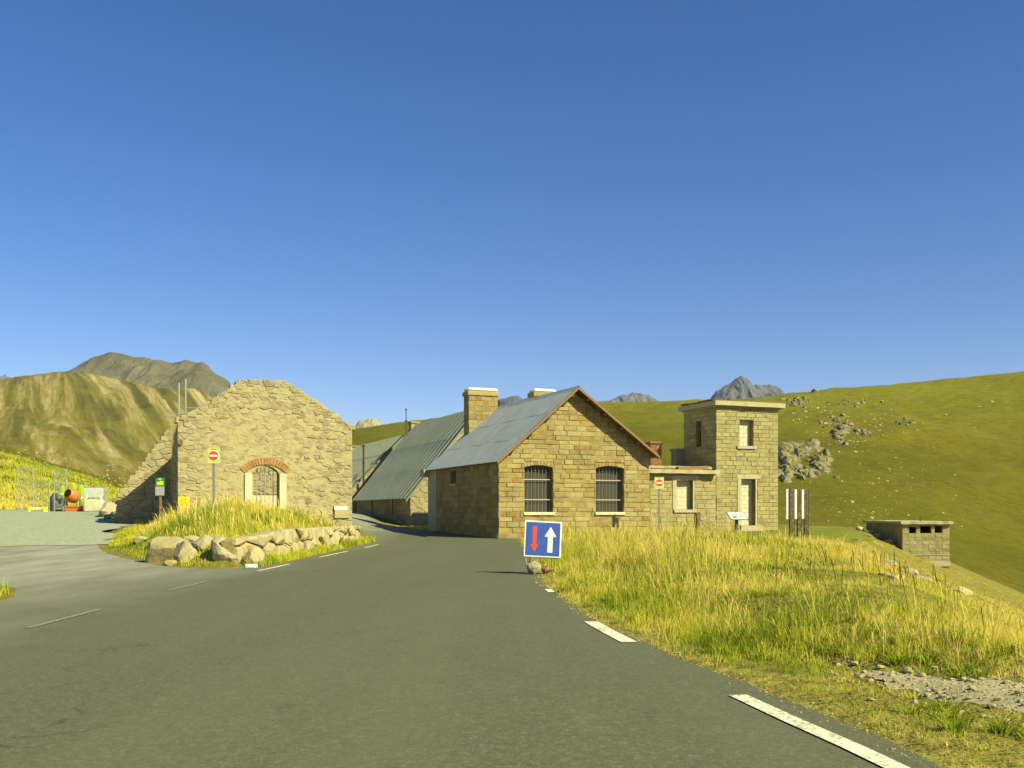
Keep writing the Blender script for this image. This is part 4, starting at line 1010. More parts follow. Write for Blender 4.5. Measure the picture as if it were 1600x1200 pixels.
# ------------------------------------------------------------------ signs and posts
def disc(bm, c, r, y, n=28, t=.004):
    a = [bm.verts.new((c[0] + r * math.cos(2 * math.pi * i / n), y, c[1] + r * math.sin(2 * math.pi * i / n))) for i in range(n)]
    b = [bm.verts.new((v.co.x, y - t, v.co.z)) for v in a]
    bm.faces.new(b); bm.faces.new(a[::-1])
    for i in range(n): bm.faces.new((a[i], b[i], b[(i + 1) % n], a[(i + 1) % n]))
def flat(bm, pts, y, t=.003):
    a = [bm.verts.new((x, y, z)) for x, z in pts]; b = [bm.verts.new((x, y - t, z)) for x, z in pts]; n = len(pts)
    bm.faces.new(b); bm.faces.new(a[::-1])
    for i in range(n): bm.faces.new((a[i], a[(i + 1) % n], b[(i + 1) % n], b[i]))
def priority_sign():
    p = Vector(((847 - 800) / F * 22.6, 22.6, 0)); root = empty('priority_sign', p, R(3), 'square blue priority sign with red and white arrows on a low stand', 'sign')
    Mt = Matrix.Translation((0, 0, .36)) @ Matrix.Rotation(R(3.0), 4, 'Y') @ Matrix.Rotation(R(-6), 4, 'X')
    def part(name, fn, mat):
        bm = B_(); fn(bm)
        for v in bm.verts: v.co = Mt @ v.co
        return obj(name, bm, mat, root)
    part('panel', lambda bm: box(bm, -.41, .41, 0, .022, 0, .80, bev=.004), M_WHITE)
    part('blue_field', lambda bm: box(bm, -.38, .38, -.004, .001, .03, .77), M_BLUE)
    def arrow(x, z0, z1, w, hw, hl, up):
        def f(bm):
            if up: pts = [(x - w, z0), (x + w, z0), (x + w, z1 - hl), (x + hw, z1 - hl), (x, z1), (x - hw, z1 - hl), (x - w, z1 - hl)]
            else: pts = [(x - w, z1), (x - w, z0 + hl), (x - hw, z0 + hl), (x, z0), (x + hw, z0 + hl), (x + w, z0 + hl), (x + w, z1)]
            flat(bm, pts, -.0045)
        return f
    part('red_arrow', arrow(-.185, .11, .68, .042, .085, .16, False), M_RED)
    part('white_arrow', arrow(.165, .11, .68, .055, .13, .22, True), M_WHITE)
    for x0, x1 in ((-.37, -.30), (-.1, -.16)):
        bm = B_(); tube(bm, (x0, .03, .38), (x1, .03, 0), .011, 6); obj('leg', bm, M_GALV, root)
    bm = B_(); tube(bm, (-.37, .03, .37), (.37, .03, .33), .011, 6); obj('crossbar', bm, M_GALV, root)
    for x in (-.25, .25):
        bm = B_(); tube(bm, (x, .04, .7), (x, .55, .02), .011, 6); obj('strut', bm, M_GALV, root)
    boulder('ballast_stone', (p.x - .19, p.y - .04, .11), (.15, .17, .15), 'pale stone weighing down the stand of the blue priority sign', seed=5, cat='stone', rz=.4)
    boulder('ballast_stone', (p.x + .09, p.y + .1, .08), (.11, .12, .11), 'dark little stone behind the stand of the blue priority sign', M_RUST_SHADE, seed=9, cat='stone', rz=1)
priority_sign()
def no_entry(px, py, D, r, ptop, ground, label, lean=0):
    p = P(px, py, D); root = empty('no_entry_sign', (p.x, p.y, ground), R(6), label, 'sign', 'no-entry signs on lime backing boards'); z = p.z - ground
    bm = B_(); box(bm, -r * 1.3, r * 1.3, 0, .02, z - r * 1.65, z + r * 1.55, bev=.006); obj('backing_board', bm, M_SIGNYEL, root)
    bm = B_(); disc(bm, (0, z), r * 1.1, -.001); obj('rim', bm, M_WHITE, root)
    bm = B_(); disc(bm, (0, z), r, -.0055); obj('red_disc', bm, M_RED, root)
    bm = B_(); box(bm, -r * .76, r * .76, -.014, -.0097, z - r * .19, z + r * .19); obj('white_bar', bm, M_WHITE, root)
    bm = B_(); box(bm, -r * .55, r * .55, -.006, -.001, z + r * 1.3, z + r * 1.42); obj('dark_stripe', bm, M_POST, root)
    bm = B_(); box(bm, -.045, .045, .021, .075, -.3, z + r); obj('post', bm, M_POST, root)
    for k in (-.6, .6):
        bm = B_(); box(bm, -.07, .07, .015, .085, z + r * k - .02, z + r * k + .02); obj('clamp', bm, M_GALV, root)
no_entry(333.5, 712, 39.5, .185, 0, H(-11.5, 39.5) - .05, 'round red no-entry sign on a lime board, grey post before the ruin')
no_entry(1030, 754.5, 51.0, .185, 0, H(7.3, 51) - .05, 'round red no-entry sign on a lime board, grey post by the annex')
def info_post():
    p = P(250, 795, 41.0); g = H(p.x, p.y) - .1; root = empty('trail_sign', (p.x, p.y, g), 0, 'small green and yellow trail notice above a grey panel on a wooden post', 'sign')
    zt = P(250, 746, 41).z - g; w_ = .175
    bm = B_(); box(bm, -w_, w_, 0, .02, zt - .36, zt, bev=.02); obj('green_panel', bm, M_GREEN, root)
    bm = B_(); flat(bm, [(-.13, zt - .3), (.14, zt - .3), (.13, zt - .17), (.02, zt - .13), (-.08, zt - .2), (-.13, zt - .18)], -.001); obj('yellow_print', bm, M_YELLOW, root)
    bm = B_(); box(bm, -.07, .07, -.005, -.001, zt - .08, zt - .05); obj('pale_print', bm, M_WHITE, root)
    bm = B_(); box(bm, -w_ - .015, w_ - .005, -.002, .018, zt - .72, zt - .365); obj('grey_panel', bm, M_GREY, root)
    bm = B_(); box(bm, -.04, .04, .021, .09, -.2, zt - .1); obj('post', bm, M_FASCIA, root)
info_post()
def yellow_board():
    p = P(287, 795, 38.5); g = H(p.x, p.y) - .1; root = empty('yellow_notice', (p.x, p.y, g), R(5), 'plain yellow notice panel standing in the island grass before the ruin', 'sign')
    zt = P(287, 776, 38.5).z - g
    bm = B_(); box(bm, -.21, .23, 0, .015, zt - .47, zt, bev=.005); obj('panel', bm, M_YELLOW, root)
    for k in range(3):
        bm = B_(); box(bm, -.14, .12 - .05 * k, -.003, -.0005, zt - .12 - .1 * k, zt - .09 - .1 * k); obj('print_line', bm, plain_ochre, root)
    for x in (-.19,):
        bm = B_(); box(bm, x - .03, x + .03, .016, .06, -.2, zt - .05); obj('post', bm, M_PLASTER, root)
plain_ochre = plain('ochre_print', (.50, .36, .015), .5, .3, .2)
yellow_board()
def lectern():
    p = P(1152, 826, 49); g = H(p.x, p.y); root = empty('information_lectern', (p.x, p.y, g), R(14), 'slanted information panel on a dark wooden post before the tower', 'sign')
    z = P(1152, 806, 49).z - g
    Mt = Matrix.Translation((0, 0, z)) @ Matrix.Rotation(R(33), 4, 'X')
    def part(n, m, *b):
        bm = B_(); box(bm, *b, M=Mt); return obj(n, bm, m, root)
    part('panel', M_DWOOD, -.44, .44, -.32, .32, -.03, 0.0)
    part('print', M_WHITE, -.41, .41, -.29, .29, 0.0005, .004)
    for b in ((-.30, -.05, -.2, -.02), (.05, .28, -.12, .1), (-.25, -.12, .08, .2), (.1, .3, .17, .22), (-.05, .02, .02, .24)): part('picture', M_GREEN if b[0] < 0 else M_GREY, b[0], b[1], b[2], b[3], .0045, .006)
    bm = B_(); box(bm, -.09, .03, -.05, .07, -.2, z - .03); obj('post', bm, M_WOOD, root)
    bm = B_(); box(bm, .04, .1, -.05, .05, -.2, z * .5); obj('brace', bm, M_GALV, root)
lectern()
def display_stand():
    p = P(1245, 843, 45.5); g = H(p.x, p.y); root = empty('display_stand', (p.x, p.y, g), R(0), 'tall dark timber posts holding narrow white panels on the lawn', 'display stand')
    zt = P(0, 763, 45.5).z - g; zb = P(0, 811, 45.5).z - g; k = 45.5 / F
    for i, (x0, x1, y) in enumerate(((1234, 1240.5, 0), (1246, 1251.5, .55), (1257, 1262.5, 1.1))):
        xs = (1 + y / 45.5)
        bm = B_(); box(bm, (x0 - 1245) * k * xs + y * .28, (x1 - 1245) * k * xs + y * .28, y, y + .16, -.2, zt, bev=.015); obj('post', bm, M_WOOD, root)
    for i, (x0, x1, y) in enumerate(((1229, 1233.8, .02), (1241.5, 1245.6, .5), (1252.5, 1256.6, 1.05))):
        xs = (1 + y / 45.5)
        bm = B_(); box(bm, (x0 - 1245) * k * xs + y * .28, (x1 - 1245) * k * xs + y * .28, y + .03, y + .09, zb, zt - .03); obj('white_panel', bm, M_WHITE, root)
    for i, (x0, x1, y) in enumerate(((1240.6, 1241.6, .1), (1251.8, 1252.8, .65), (1262.6, 1264, 1.2))):
        bm = B_(); box(bm, (x0 - 1245) * k + y * .28, (x1 - 1245) * k + y * .28, y, y + .1, -.2, zt); obj('batten', bm, M_DWOOD, root)
display_stand()
def stub_wall():
    p = P(1093, 825, 51.5); g = H(p.x, p.y) - .2; root = empty('broken_wall', (p.x, p.y, g), TH * .6, 'broken sloping stub of wall with its shaded end painted brown in front of the annex', 'wall')
    ol = [(0, 0), (.95, 0), (.85, .75), (.6, 1.05), (.3, 1.3), (.02, 1.35)]
    bm = B_(); prism(bm, ol, -.3, 0, face_front(0)); obj('slab', bm, M_RUBBLE, root)
    bm = B_(); box(bm, -.16, -.001, -.04, .3, 0, 1.33, bev=.02); obj('shade_painted_end', bm, M_RUST_SHADE, root)  # shade of the wall's left face, put in as a dark brown slab
    stones(rubble(ol, .3), face_front(0), root, M_RUBBLE, 20, proud=(.01, .04))
stub_wall()

# ------------------------------------------------------------------ concrete hut
def hut():
    c = P(1410, 878, 59); root = empty('block_hut', (c.x, c.y, c.z), R(0), 'small flat-roofed block hut with three square openings on the slope', 'hut')
    W_, L = 2.72, 6.0; zt = P(0, 819, 59).z - c.z; fr = face_front(0.0)
    w1 = .36; holes = [(.38, .80, zt - .52, zt - .16), (1.02, 1.66, zt - .52, zt - .12), (1.86, 2.30, zt - .50, zt - .10)]
    bm = B_(); wall_panels(bm, Top([(0, zt), (W_, zt)]), 0, W_, -1.2, holes, .22, fr); obj('front_wall', bm, M_MORTAR, root)
    stones(ashlar(0, W_, -.3, zt - .001, .2, .34, .42, holes), fr, root, M_TOWER, 0, proud=(.004, .014), ch=.008, name='block')
    bm = B_(); box(bm, -.02, W_ + .02, -.06, -.02, -.25, .05); box(bm, -.02, W_ + .02, -.045, -.02, .38, .43); obj('plinth', bm, M_CONC, root)
    frl = face_left(0.0)
    bm = B_(); box(bm, 0, .2, .22, L, -1.2, zt); obj('side_wall', bm, M_MORTAR, root)
    stones(ashlar(-L, 0, -.6, zt - .001, .2, .38, .42), frl, root, M_TOWER, 0, proud=(.004, .014), ch=.008)
    bm = B_(); box(bm, W_ - .2, W_, .22, L, -1.2, zt); obj('side_wall', bm, M_MORTAR, root)
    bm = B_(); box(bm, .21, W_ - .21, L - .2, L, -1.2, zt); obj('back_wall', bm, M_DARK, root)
    bm = B_(); slab(bm, -.16, W_ + .14, -.2, L + .15, zt + .002, zt + .16, 10, .03); obj('roof_slab', bm, M_CONC, root)
    bm = B_(); tube(bm, (1.5, 1.2, zt + .1), (1.5, 1.2, zt + .36), .03, 6); obj('vent_pipe', bm, M_DWOOD, root)
    for i, (x, y, s) in enumerate(((-.5, .9, .3), (-.65, 2.2, .2), (-.7, 3.4, .22), (-.8, 4.8, .25))):
        q = Vector((c.x + x, c.y + y)); boulder('rock', (q.x, q.y, H(q.x, q.y) + .05), (s * 1.4, s, s * .7), 'pale rock along the foot of the hut side wall', seed=50 + i, cat='rock', group='rocks beside the block hut')
hut()
# the rough stones breaking through the bank below the hut
k = 0
for px, py, s in ((1352, 862, .3), (1372, 880, .25), (1388, 884, .35), (1418, 898, .42), (1432, 905, .3), (1400, 905, .22), (1345, 935, .2), (1382, 900, .2), (1448, 908, .3), (1500, 928, .5)):
    q = ground_at(px, py, 14, 70)
    boulder('bank_rock', (q.x, q.y, q.z + s * .1), (s * .9, s * .7, s * .35), 'pale rock breaking through the grassy bank below the hut', seed=70 + k, cat='rock', group='rocks on the grassy bank', sub=2); k += 1
for px, py, s in ((1418, 1052, .08), (1395, 1060, .07), (1440, 1058, .06), (1375, 1045, .05), (1470, 1075, .05), (1360, 1095, .04), (1335, 1040, .06), (1505, 1065, .05), (1430, 1080, .035), (1550, 1105, .045)):
    q = ground_at(px, py, 5, 14)
    boulder('path_stone', (q.x, q.y, q.z + s * .3), (s * .9, s * .7, s * .45), 'small pale stone lying on the bare dirt patch by the road', seed=90 + k, cat='stone', group='stones on the dirt patch', sub=2); k += 1

# ------------------------------------------------------------------ building site beyond the yard
def scaffold():
    p = P(285, 790, 50); root = empty('scaffold_frame', (p.x, p.y, 0), TH, 'galvanised scaffold tubes standing up behind the ruin', 'scaffold')
    kx = 50 / F
    def tb(a, b, n='tube'):
        A = P(a[0], a[1], 50) - Vector((p.x, p.y, 0)); Bq = P(b[0], b[1], 50) - Vector((p.x, p.y, 0)); Rm = Matrix.Rotation(-TH, 3, 'Z')
        bm = B_(); tube(bm, Rm @ A, Rm @ Bq, .035, 8); obj(n, bm, M_GALV, root)
    tb((279.5, 812), (279.5, 598), 'standard'); tb((290, 812), (290, 592), 'standard'); tb((277, 647), (302, 647), 'ledger'); tb((288, 638), (318, 637), 'ledger')
scaffold()
SD = 62.0
def site(px, py, D=SD): return P(px, py, D)
def fence(px0, px1, pytop, D, label, dy=0.0, D1=None):
    D1 = D1 or D; a = P(px0, 802, D); b = P(px1, 802, D1); ga, gb = H(a.x, a.y), H(b.x, b.y)
    ta, tb_ = P(px0, pytop, D).z, P(px1, pytop, D1).z
    root = empty('fence_panel', (a.x, a.y, ga), 0, label, 'fence panel', 'mesh site fence panels')
    o = Vector((a.x, a.y, ga)); A = Vector((a.x, a.y, ga)); Bq = Vector((b.x, b.y, gb)); At = Vector((a.x, a.y, ta)); Bt = Vector((b.x, b.y, tb_))
    for p_, q_ in ((A, At), (Bq, Bt)): bm = B_(); tube(bm, p_ - o, q_ - o, .03, 6); obj('upright', bm, M_GALV, root)
    for f in (.06, .98): bm = B_(); tube(bm, A.lerp(At, f) - o, Bq.lerp(Bt, f) - o, .025, 6); obj('rail', bm, M_GALV, root)
    bm = B_(); n = 14
    for i in range(1, n): tube(bm, A.lerp(Bq, i / n) - o + Vector((0, 0, .1)), At.lerp(Bt, i / n) - o, .006, 3)
    for i in range(1, 9): tube(bm, A.lerp(At, i / 9) - o, Bq.lerp(Bt, i / 9) - o, .006, 3)
    tag(obj('mesh', bm, M_GALV, root), kind='stuff')
fence(52, 77, 752, 61, 'low grey mesh fence panel beside the yellow barrier')
fence(85, 103, 733, 63, 'tall narrow mesh fence panel before the dark tarpaulin heap')
fence(28, 52, 730, 66, 'leaning mesh fence panel on the slope side of the site', D1=66)
def barrier():
    p = site(47, 801, 60); g = H(p.x, p.y); root = empty('low_barrier', (p.x, p.y, g), 0, 'low pale yellow barrier rail on the ground under the fence', 'barrier')
    bm = B_(); box(bm, 0, .95, -.03, .03, .12, .27, bev=.01); obj('rail', bm, plain('pale_yellow', (.75, .66, .25), .5, .3, .2), root)
    for x in (-.05, .85): bm = B_(); box(bm, x, x + .1, -.2, .2, 0, .3, bev=.01); obj('foot', bm, M_YELLOW, root)
barrier()
def tarp_heap():
    p = site(90, 801, 64.5); g = H(p.x, p.y); bm = B_(); bmesh.ops.create_uvsphere(bm, u_segments=28, v_segments=16, radius=1)
    for v in bm.verts:
        c = v.co.copy(); f = 1 + .18 * float(fbm(np.array([c.x * 2 + 3]), np.array([c.y * 2]), c.z * 2)[0]); hz = (1.15 if c.x < -.1 else .80)
        v.co = Vector((c.x * .52 * f, c.y * .5 * f, max(-.1, (c.z if c.z < .0 else abs(c.z) ** .45) * hz * f)))
    o = obj('tarpaulin_heap', bm, M_TARP, None, True); o.location = (p.x, p.y, g); tag(o, 'dark grey tarpaulin-covered heap behind the tall fence panel', 'tarpaulin')
tarp_heap()
def mixer():
    p = site(113, 801, 63); g = H(p.x, p.y); root = empty('cement_mixer', (p.x, p.y, g), R(-15), 'orange cement mixer with a dark open drum at the site', 'cement mixer')
    prof = [(.0, -.42), (.25, -.42), (.40, -.3), (.46, 0), (.40, .22), (.27, .42), (.25, .44)]
    Mt = Matrix.Translation((0, 0, .98)) @ Matrix.Rotation(R(70), 4, 'X'); n = 20; bm = B_(); rings = []
    for r, z in prof: rings.append([bm.verts.new(Mt @ Vector((r * math.cos(2 * math.pi * i / n), r * math.sin(2 * math.pi * i / n), z))) for i in range(n)] if r > 0 else None)
    for a, b in zip(rings[1:], rings[2:]):
        for i in range(n): bm.faces.new((a[i], a[(i + 1) % n], b[(i + 1) % n], b[i]))
    bm.faces.new(rings[1][::-1]); obj('drum', bm, M_ORANGE, root, True)
    bm = B_(); c = [bm.verts.new(Mt @ Vector((.262 * math.cos(2 * math.pi * i / n), .262 * math.sin(2 * math.pi * i / n), .41))) for i in range(n)]; bm.faces.new(c); obj('drum_mouth', bm, M_DARK, root)
    for s in (-1, 1): bm = B_(); tube(bm, (s * .5, 0, .98), (s * .45, .25, .0), .035, 6); tube(bm, (s * .5, 0, .98), (s * .45, -.3, .05), .035, 6); obj('frame', bm, M_POST, root)
    for s in (-1, 1):
        bm = B_(); tube(bm, (s * .42, .25, .17), (s * .48, .25, .17), .17, 16); obj('wheel', bm, M_TARP, root)
    bm = B_(); tube(bm, (-.5, 0, .98), (.5, 0, .98), .03, 6); obj('yoke', bm, M_POST, root)
mixer()
def crate():
    p = site(105.5, 801, 61.8); g = H(p.x, p.y); root = empty('orange_crate', (p.x, p.y, g), 0, 'shallow bright orange crate on the gravel before the mixer', 'crate')
    for b in ((0, .9, -.3, -.27), (0, .9, .27, .3), (0, .03, -.268, .268), (.87, .9, -.268, .268)): bm = B_(); box(bm, *b, .02, .34); obj('side', bm, M_ORANGE, root)
    bm = B_(); box(bm, 0, .9, -.3, .3, 0, .019); obj('base', bm, M_ORANGE, root)
    bm = B_(); box(bm, -.02, .92, -.33, -.301, .27, .36); obj('rim', bm, M_ORANGE, root)
crate()
def jacket(px, pt, pb, D, wd, label):
    a = P(px, pt, D); b = P(px, pb, D); hgt = a.z - b.z; bm = B_(); n = 12
    rings = []
    for k, (f, ww, dd) in enumerate(((0, .45, .5), (.06, 1, .8), (.25, 1.0, 1), (.6, .85, 1), (1, 1.05, .9))):
        rings.append([bm.verts.new((wd / 2 * ww * math.cos(2 * math.pi * i / n) * (1 + .1 * math.sin(i * 2.3 + k)), .06 * dd * math.sin(2 * math.pi * i / n), -f * hgt)) for i in range(n)])
    for r, s in zip(rings, rings[1:]):
        for i in range(n): bm.faces.new((r[i], s[i], s[(i + 1) % n], r[(i + 1) % n]))
    bm.faces.new(rings[0]); bm.faces.new(rings[-1][::-1])
    root = empty('safety_jacket', (a.x, a.y, a.z), R(8), label, 'jacket', 'lime safety jackets hung up at the site')
    obj('body', bm, M_LIME, root, True)
    for s in (-1, 1): bm = B_(); tube(bm, (s * wd * .48, 0, -.08), (s * wd * .62, 0, -hgt * .75), .05, 8, .04); obj('sleeve', bm, M_LIME, root)
    bm = B_(); box(bm, -wd * .5, wd * .5, -.068, .068, -hgt * .62, -hgt * .54); obj('reflective_band', bm, M_WHITE, root)
    bm = B_(); tube(bm, (0, 0, -.02), (0, 0, .08), .012, 5); obj('hook', bm, M_GALV, root)
jacket(97.5, 759, 781, 64, .24, 'lime yellow safety jacket hung beside the tall fence panel')
jacket(114.5, 755, 774, 65, .26, 'lime yellow safety jacket hung just above the mixer drum')
jacket(127, 758, 792, 64, .26, 'longest lime yellow safety jacket hung beside the pale site board')
bm = B_(); a = P(92, 757, 65.2); b = P(133, 757, 65.2); tube(bm, a - a, b - a, .02, 6); rail = empty('hanging_rail', a, 0, 'thin metal rail carrying the lime safety jackets', 'rail'); obj('bar', bm, M_GALV, rail)
for f in (0.02, .98):
    q = a.lerp(b, f); bm = B_(); tube(bm, q - a, Vector((q.x, q.y, H(q.x, q.y))) - a, .02, 6); obj('post', bm, M_GALV, rail)
def site_board():
    p = site(162, 801, 62); g = H(p.x, p.y); root = empty('site_board', (p.x, p.y, g), R(2), 'blank pale grey site board on two metal posts', 'sign'); k = 62 / F
    zt = P(0, 762, 62).z - g; zb = P(0, 777.5, 62).z - g
    bm = B_(); box(bm, (132 - 162) * k, (161.5 - 162) * k, -.03, 0, zb, zt, bev=.008); obj('panel', bm, M_BOARD, root)
    bm = B_(); box(bm, (132 - 162) * k - .02, .0, -.02, .01, zt, zt + .05); obj('frame', bm, M_POST, root)
    for x in ((133 - 162) * k, (163.5 - 162) * k, (166.5 - 162) * k): bm = B_(); tube(bm, (x, .04, -.1), (x, .04, zt + .05), .035, 8); obj('post', bm, M_GALV, root)
site_board()
def bulk_bag():
    p = site(147, 801, 61.3); g = H(p.x, p.y); bm = B_(); box(bm, -.5, .5, -.4, .4, 0, .72)
    bmesh.ops.subdivide_edges(bm, edges=bm.edges[:], cuts=7, use_grid_fill=True)
    for v in bm.verts:
        c = v.co; f = .08 * float(fbm(np.array([c.x * 3]), np.array([c.y * 3 + 9]), c.z * 3)[0]); bul = .10 * math.sin(math.pi * c.z / .72)
        c.x *= 1 + bul + f; c.y *= 1 + bul + f; c.z *= 1 + f * 1.5
    root = empty('bulk_bag', (p.x, p.y, g), R(10), 'whitish bulging builders bulk bag below the site board', 'bulk bag'); obj('bag', bm, M_PLASTER, root, True)
    for sx_ in (-.45, .45):
        bm = B_(); tube(bm, (sx_, -.35, .66), (sx_ * .8, 0, .95), .025, 5); tube(bm, (sx_ * .8, 0, .95), (sx_, .35, .66), .025, 5); obj('loop', bm, M_WHITE, root)
bulk_bag()
def rubble_heap():
    # loose stones piled by the broken wing wall
    for i in range(46):
        px = random.uniform(166, 204); f = 1 - abs(px - 190) / 26; D = random.uniform(50, 57); gz = H((px - 800) / F * D, D)
        z = gz + max(0, f) * random.uniform(.0, .95); s = random.uniform(.10, .26)
        boulder('fallen_stone', ((px - 800) / F * D, D, z + .03), (s * 1.3, s, s * .75), 'loose stone in the rubble heap beside the broken wing wall', M_RUBBLE if i % 3 else M_POST, seed=200 + i, cat='stone', group='stones of the rubble heap', sub=1)
    bm = B_(); bmesh.ops.create_icosphere(bm, subdivisions=3, radius=1); p = P(188, 800, 53.5)
    for v in bm.verts:
        f = 1 + .25 * float(fbm(np.array([v.co.x * 3]), np.array([v.co.y * 3]), v.co.z * 3)[0]); v.co = Vector((v.co.x * .75 * f, v.co.y * 2.2 * f, max(-.2, v.co.z) * .8 * f))
    o = obj('rubble_heap', bm, M_SCREE); o.location = (p.x, p.y, H(p.x, p.y)); tag(o, 'low heap of earth and rubble beside the broken wing wall', 'heap')
    o = B_(); box(o, -.9, .9, -.12, .12, 0, .05, bev=.01); o = obj('plank', o, M_FASCIA); q = P(180, 804, 49.5); o.location = (q.x, q.y, H(q.x, q.y) + .02); o.rotation_euler = (R(2), R(-3), R(12)); tag(o, 'pale plank lying on the gravel beside the wing wall', 'plank')
rubble_heap()

# ------------------------------------------------------------------ hillside rocks
def crag(name, spots, seed, label):
    """broken rock face: many angular blocks half sunk in the slope; spots = (px, py, spread x, spread y, count, block size px)"""
    rr = np.random.default_rng(seed); b = B_(); bmesh.ops.create_icosphere(b, subdivisions=2, radius=1); bv = np.array([v.co for v in b.verts]); bf = np.array([[v.index for v in f.verts] for f in b.faces]); b.free()
    V = []; Fc = []; c0 = ground_at(spots[0][0], spots[0][1], 100)
    for (px, py, sx_, sy_, cnt, bs) in spots:
        for k in range(cnt):
            q = ground_at(px + rr.normal(0, sx_), py + rr.normal(0, sy_), 100)
            if q.y > 600: continue
            s_ = bs * rr.uniform(.45, 1.3) * q.y / F
            ax_ = np.array([[1, 0, 0], [-1, 0, 0], [0, 0, 1], [0, 0, -1], [0, -1, 0], [0, 1, 0], [.7, -.5, .5], [-.6, -.5, .6], [.2, -.8, .6], [-.3, -.7, -.4], [.5, 0, .8]]); pl = ax_ + rr.normal(0, .22, (11, 3)); pl /= np.linalg.norm(pl, axis=1)[:, None]; kk = bv @ pl.T; off = rr.uniform(.5, .95, 11)
            r = np.minimum(np.where(kk > .08, off / np.maximum(kk, .08), 9).min(1), 1.1) * (1 + .12 * fbm(bv[:, 0] * 3 + k, bv[:, 1] * 3, bv[:, 2] * 3))
            P_ = bv * r[:, None] * np.array([s_ * rr.uniform(.7, 1.5), s_ * 1.3, s_ * rr.uniform(.7, 1.5)])
            a = rr.uniform(-.25, .25); ca, sa = math.cos(a), math.sin(a); P_ = np.c_[P_[:, 0] * ca - P_[:, 2] * sa, P_[:, 1], P_[:, 0] * sa + P_[:, 2] * ca]
            n = len(V) * len(bv); V.append(P_ + np.array(q) - np.array(c0)); Fc.append(bf + n)
    root = empty(name, c0, 0, label, 'rock')
    tag(pyobj('crag', np.vstack(V), [tuple(int(i_) for i_ in f) for f in np.vstack(Fc)], M_CRAG, root), kind='stuff')
def crag_mat():
    t = NT('mossy_limestone', .95, .1); g = t.n('ShaderNodeNewGeometry'); sx = t.n('ShaderNodeSeparateXYZ'); t.put(sx.inputs[0], g.outputs['True Normal'])
    n = t.noise(.9, 6, .7); n2 = t.noise(.25, 5, .6)
    rock = t.ramp(n, [(.3, (.09, .078, .038)), (.5, (.20, .18, .095)), (.7, (.34, .31, .19))])
    k = t.step(t.math('ADD', t.math('MULTIPLY', sx.outputs[2], .6), t.math('MULTIPLY', n2, .8)), .84, .94)
    t.color(t.mix(k, rock, (.18, .165, .015))); t.bump(n, 1, .4); return t.m
M_CRAG = crag_mat()
crag('rock_outcrop', [(1250, 704, 13, 4, 34, 10), (1230, 720, 6, 9, 40, 11), (1284, 724, 5, 7, 30, 9), (1226, 742, 6, 5, 26, 9), (1262, 740, 10, 4, 24, 7), (1252, 720, 22, 14, 60, 3.5)], 4, 'large pale limestone outcrop on the slope behind the tower')
crag('rock_outcrop', [(1316, 677, 6, 8, 36, 6.5), (1308, 662, 12, 5, 40, 3)], 9, 'smaller pale outcrop on the slope above the large limestone outcrop')
crag('rock_outcrop', [(1350, 676, 6, 3, 18, 4.5)], 15, 'smallest pale crag standing beside the smaller outcrop on the slope')
crag('rock_outcrop', [(1248, 628, 14, 5, 34, 4), (1335, 630, 12, 3, 14, 3)], 13, 'broken grey rocks just below the skyline behind the tower')
crag('rock_outcrop', [(1414, 660, 8, 3, 16, 3.5)], 17, 'lone small ledge of rock high on the slope above the hut')
def rock_scatter():
    V = []; Fc = []; base = B_(); bmesh.ops.create_icosphere(base, subdivisions=1, radius=1); bv = np.array([v.co for v in base.verts]); bf = [[v.index for v in f.verts] for f in base.faces]; base.free()
    rr = np.random.default_rng(44)
    def add(px, py, s):
        q = ground_at(px, py, 100)
        if q.y > 800: return
        s = s * q.y / F; b = bv * (1 + rr.uniform(-.35, .35, (len(bv), 1))) * np.array([s * rr.uniform(.8, 1.6), s, s * rr.uniform(.5, .9)]); n = len(V)
        V.extend((b + np.array(q)).tolist()); Fc.extend([[i + n for i in f] for f in bf])
    for i in range(800):
        c = rr.random()
        if c < .28: px, py = rr.normal(1318, 26), rr.normal(672, 16)
        elif c < .5: px, py = rr.normal(1375, 60), rr.normal(690, 40)
        elif c < .72: px, py = rr.normal(1330, 55), rr.normal(800, 26)
        elif c < .86: px, py = rr.normal(1260, 30), rr.normal(640, 14)
        else: px, py = rr.uniform(1230, 1560), rr.uniform(620, 860)
        if py < 615 or px < 1218 or px > 1620: continue
        add(px, py, rr.choice([.6, .8, 1.1, 1.6, 2.6], p=[.34, .32, .22, .09, .03]) * 1.15)
    for i in range(420):
        px = rr.uniform(0, 215); py = rr.normal(765 - 20 * (px < 60), 18) if rr.random() < .7 else 700 + px * .28 + rr.normal(0, 6)
        add(px, py, rr.choice([.6, .9, 1.4, 2.0], p=[.4, .3, .2, .1]))
    o = pyobj('scattered_rocks', V, Fc, M_BOULDER); tag(o, 'countless pale stones strewn over the grassy slopes', 'rocks', kind='stuff')
rock_scatter()

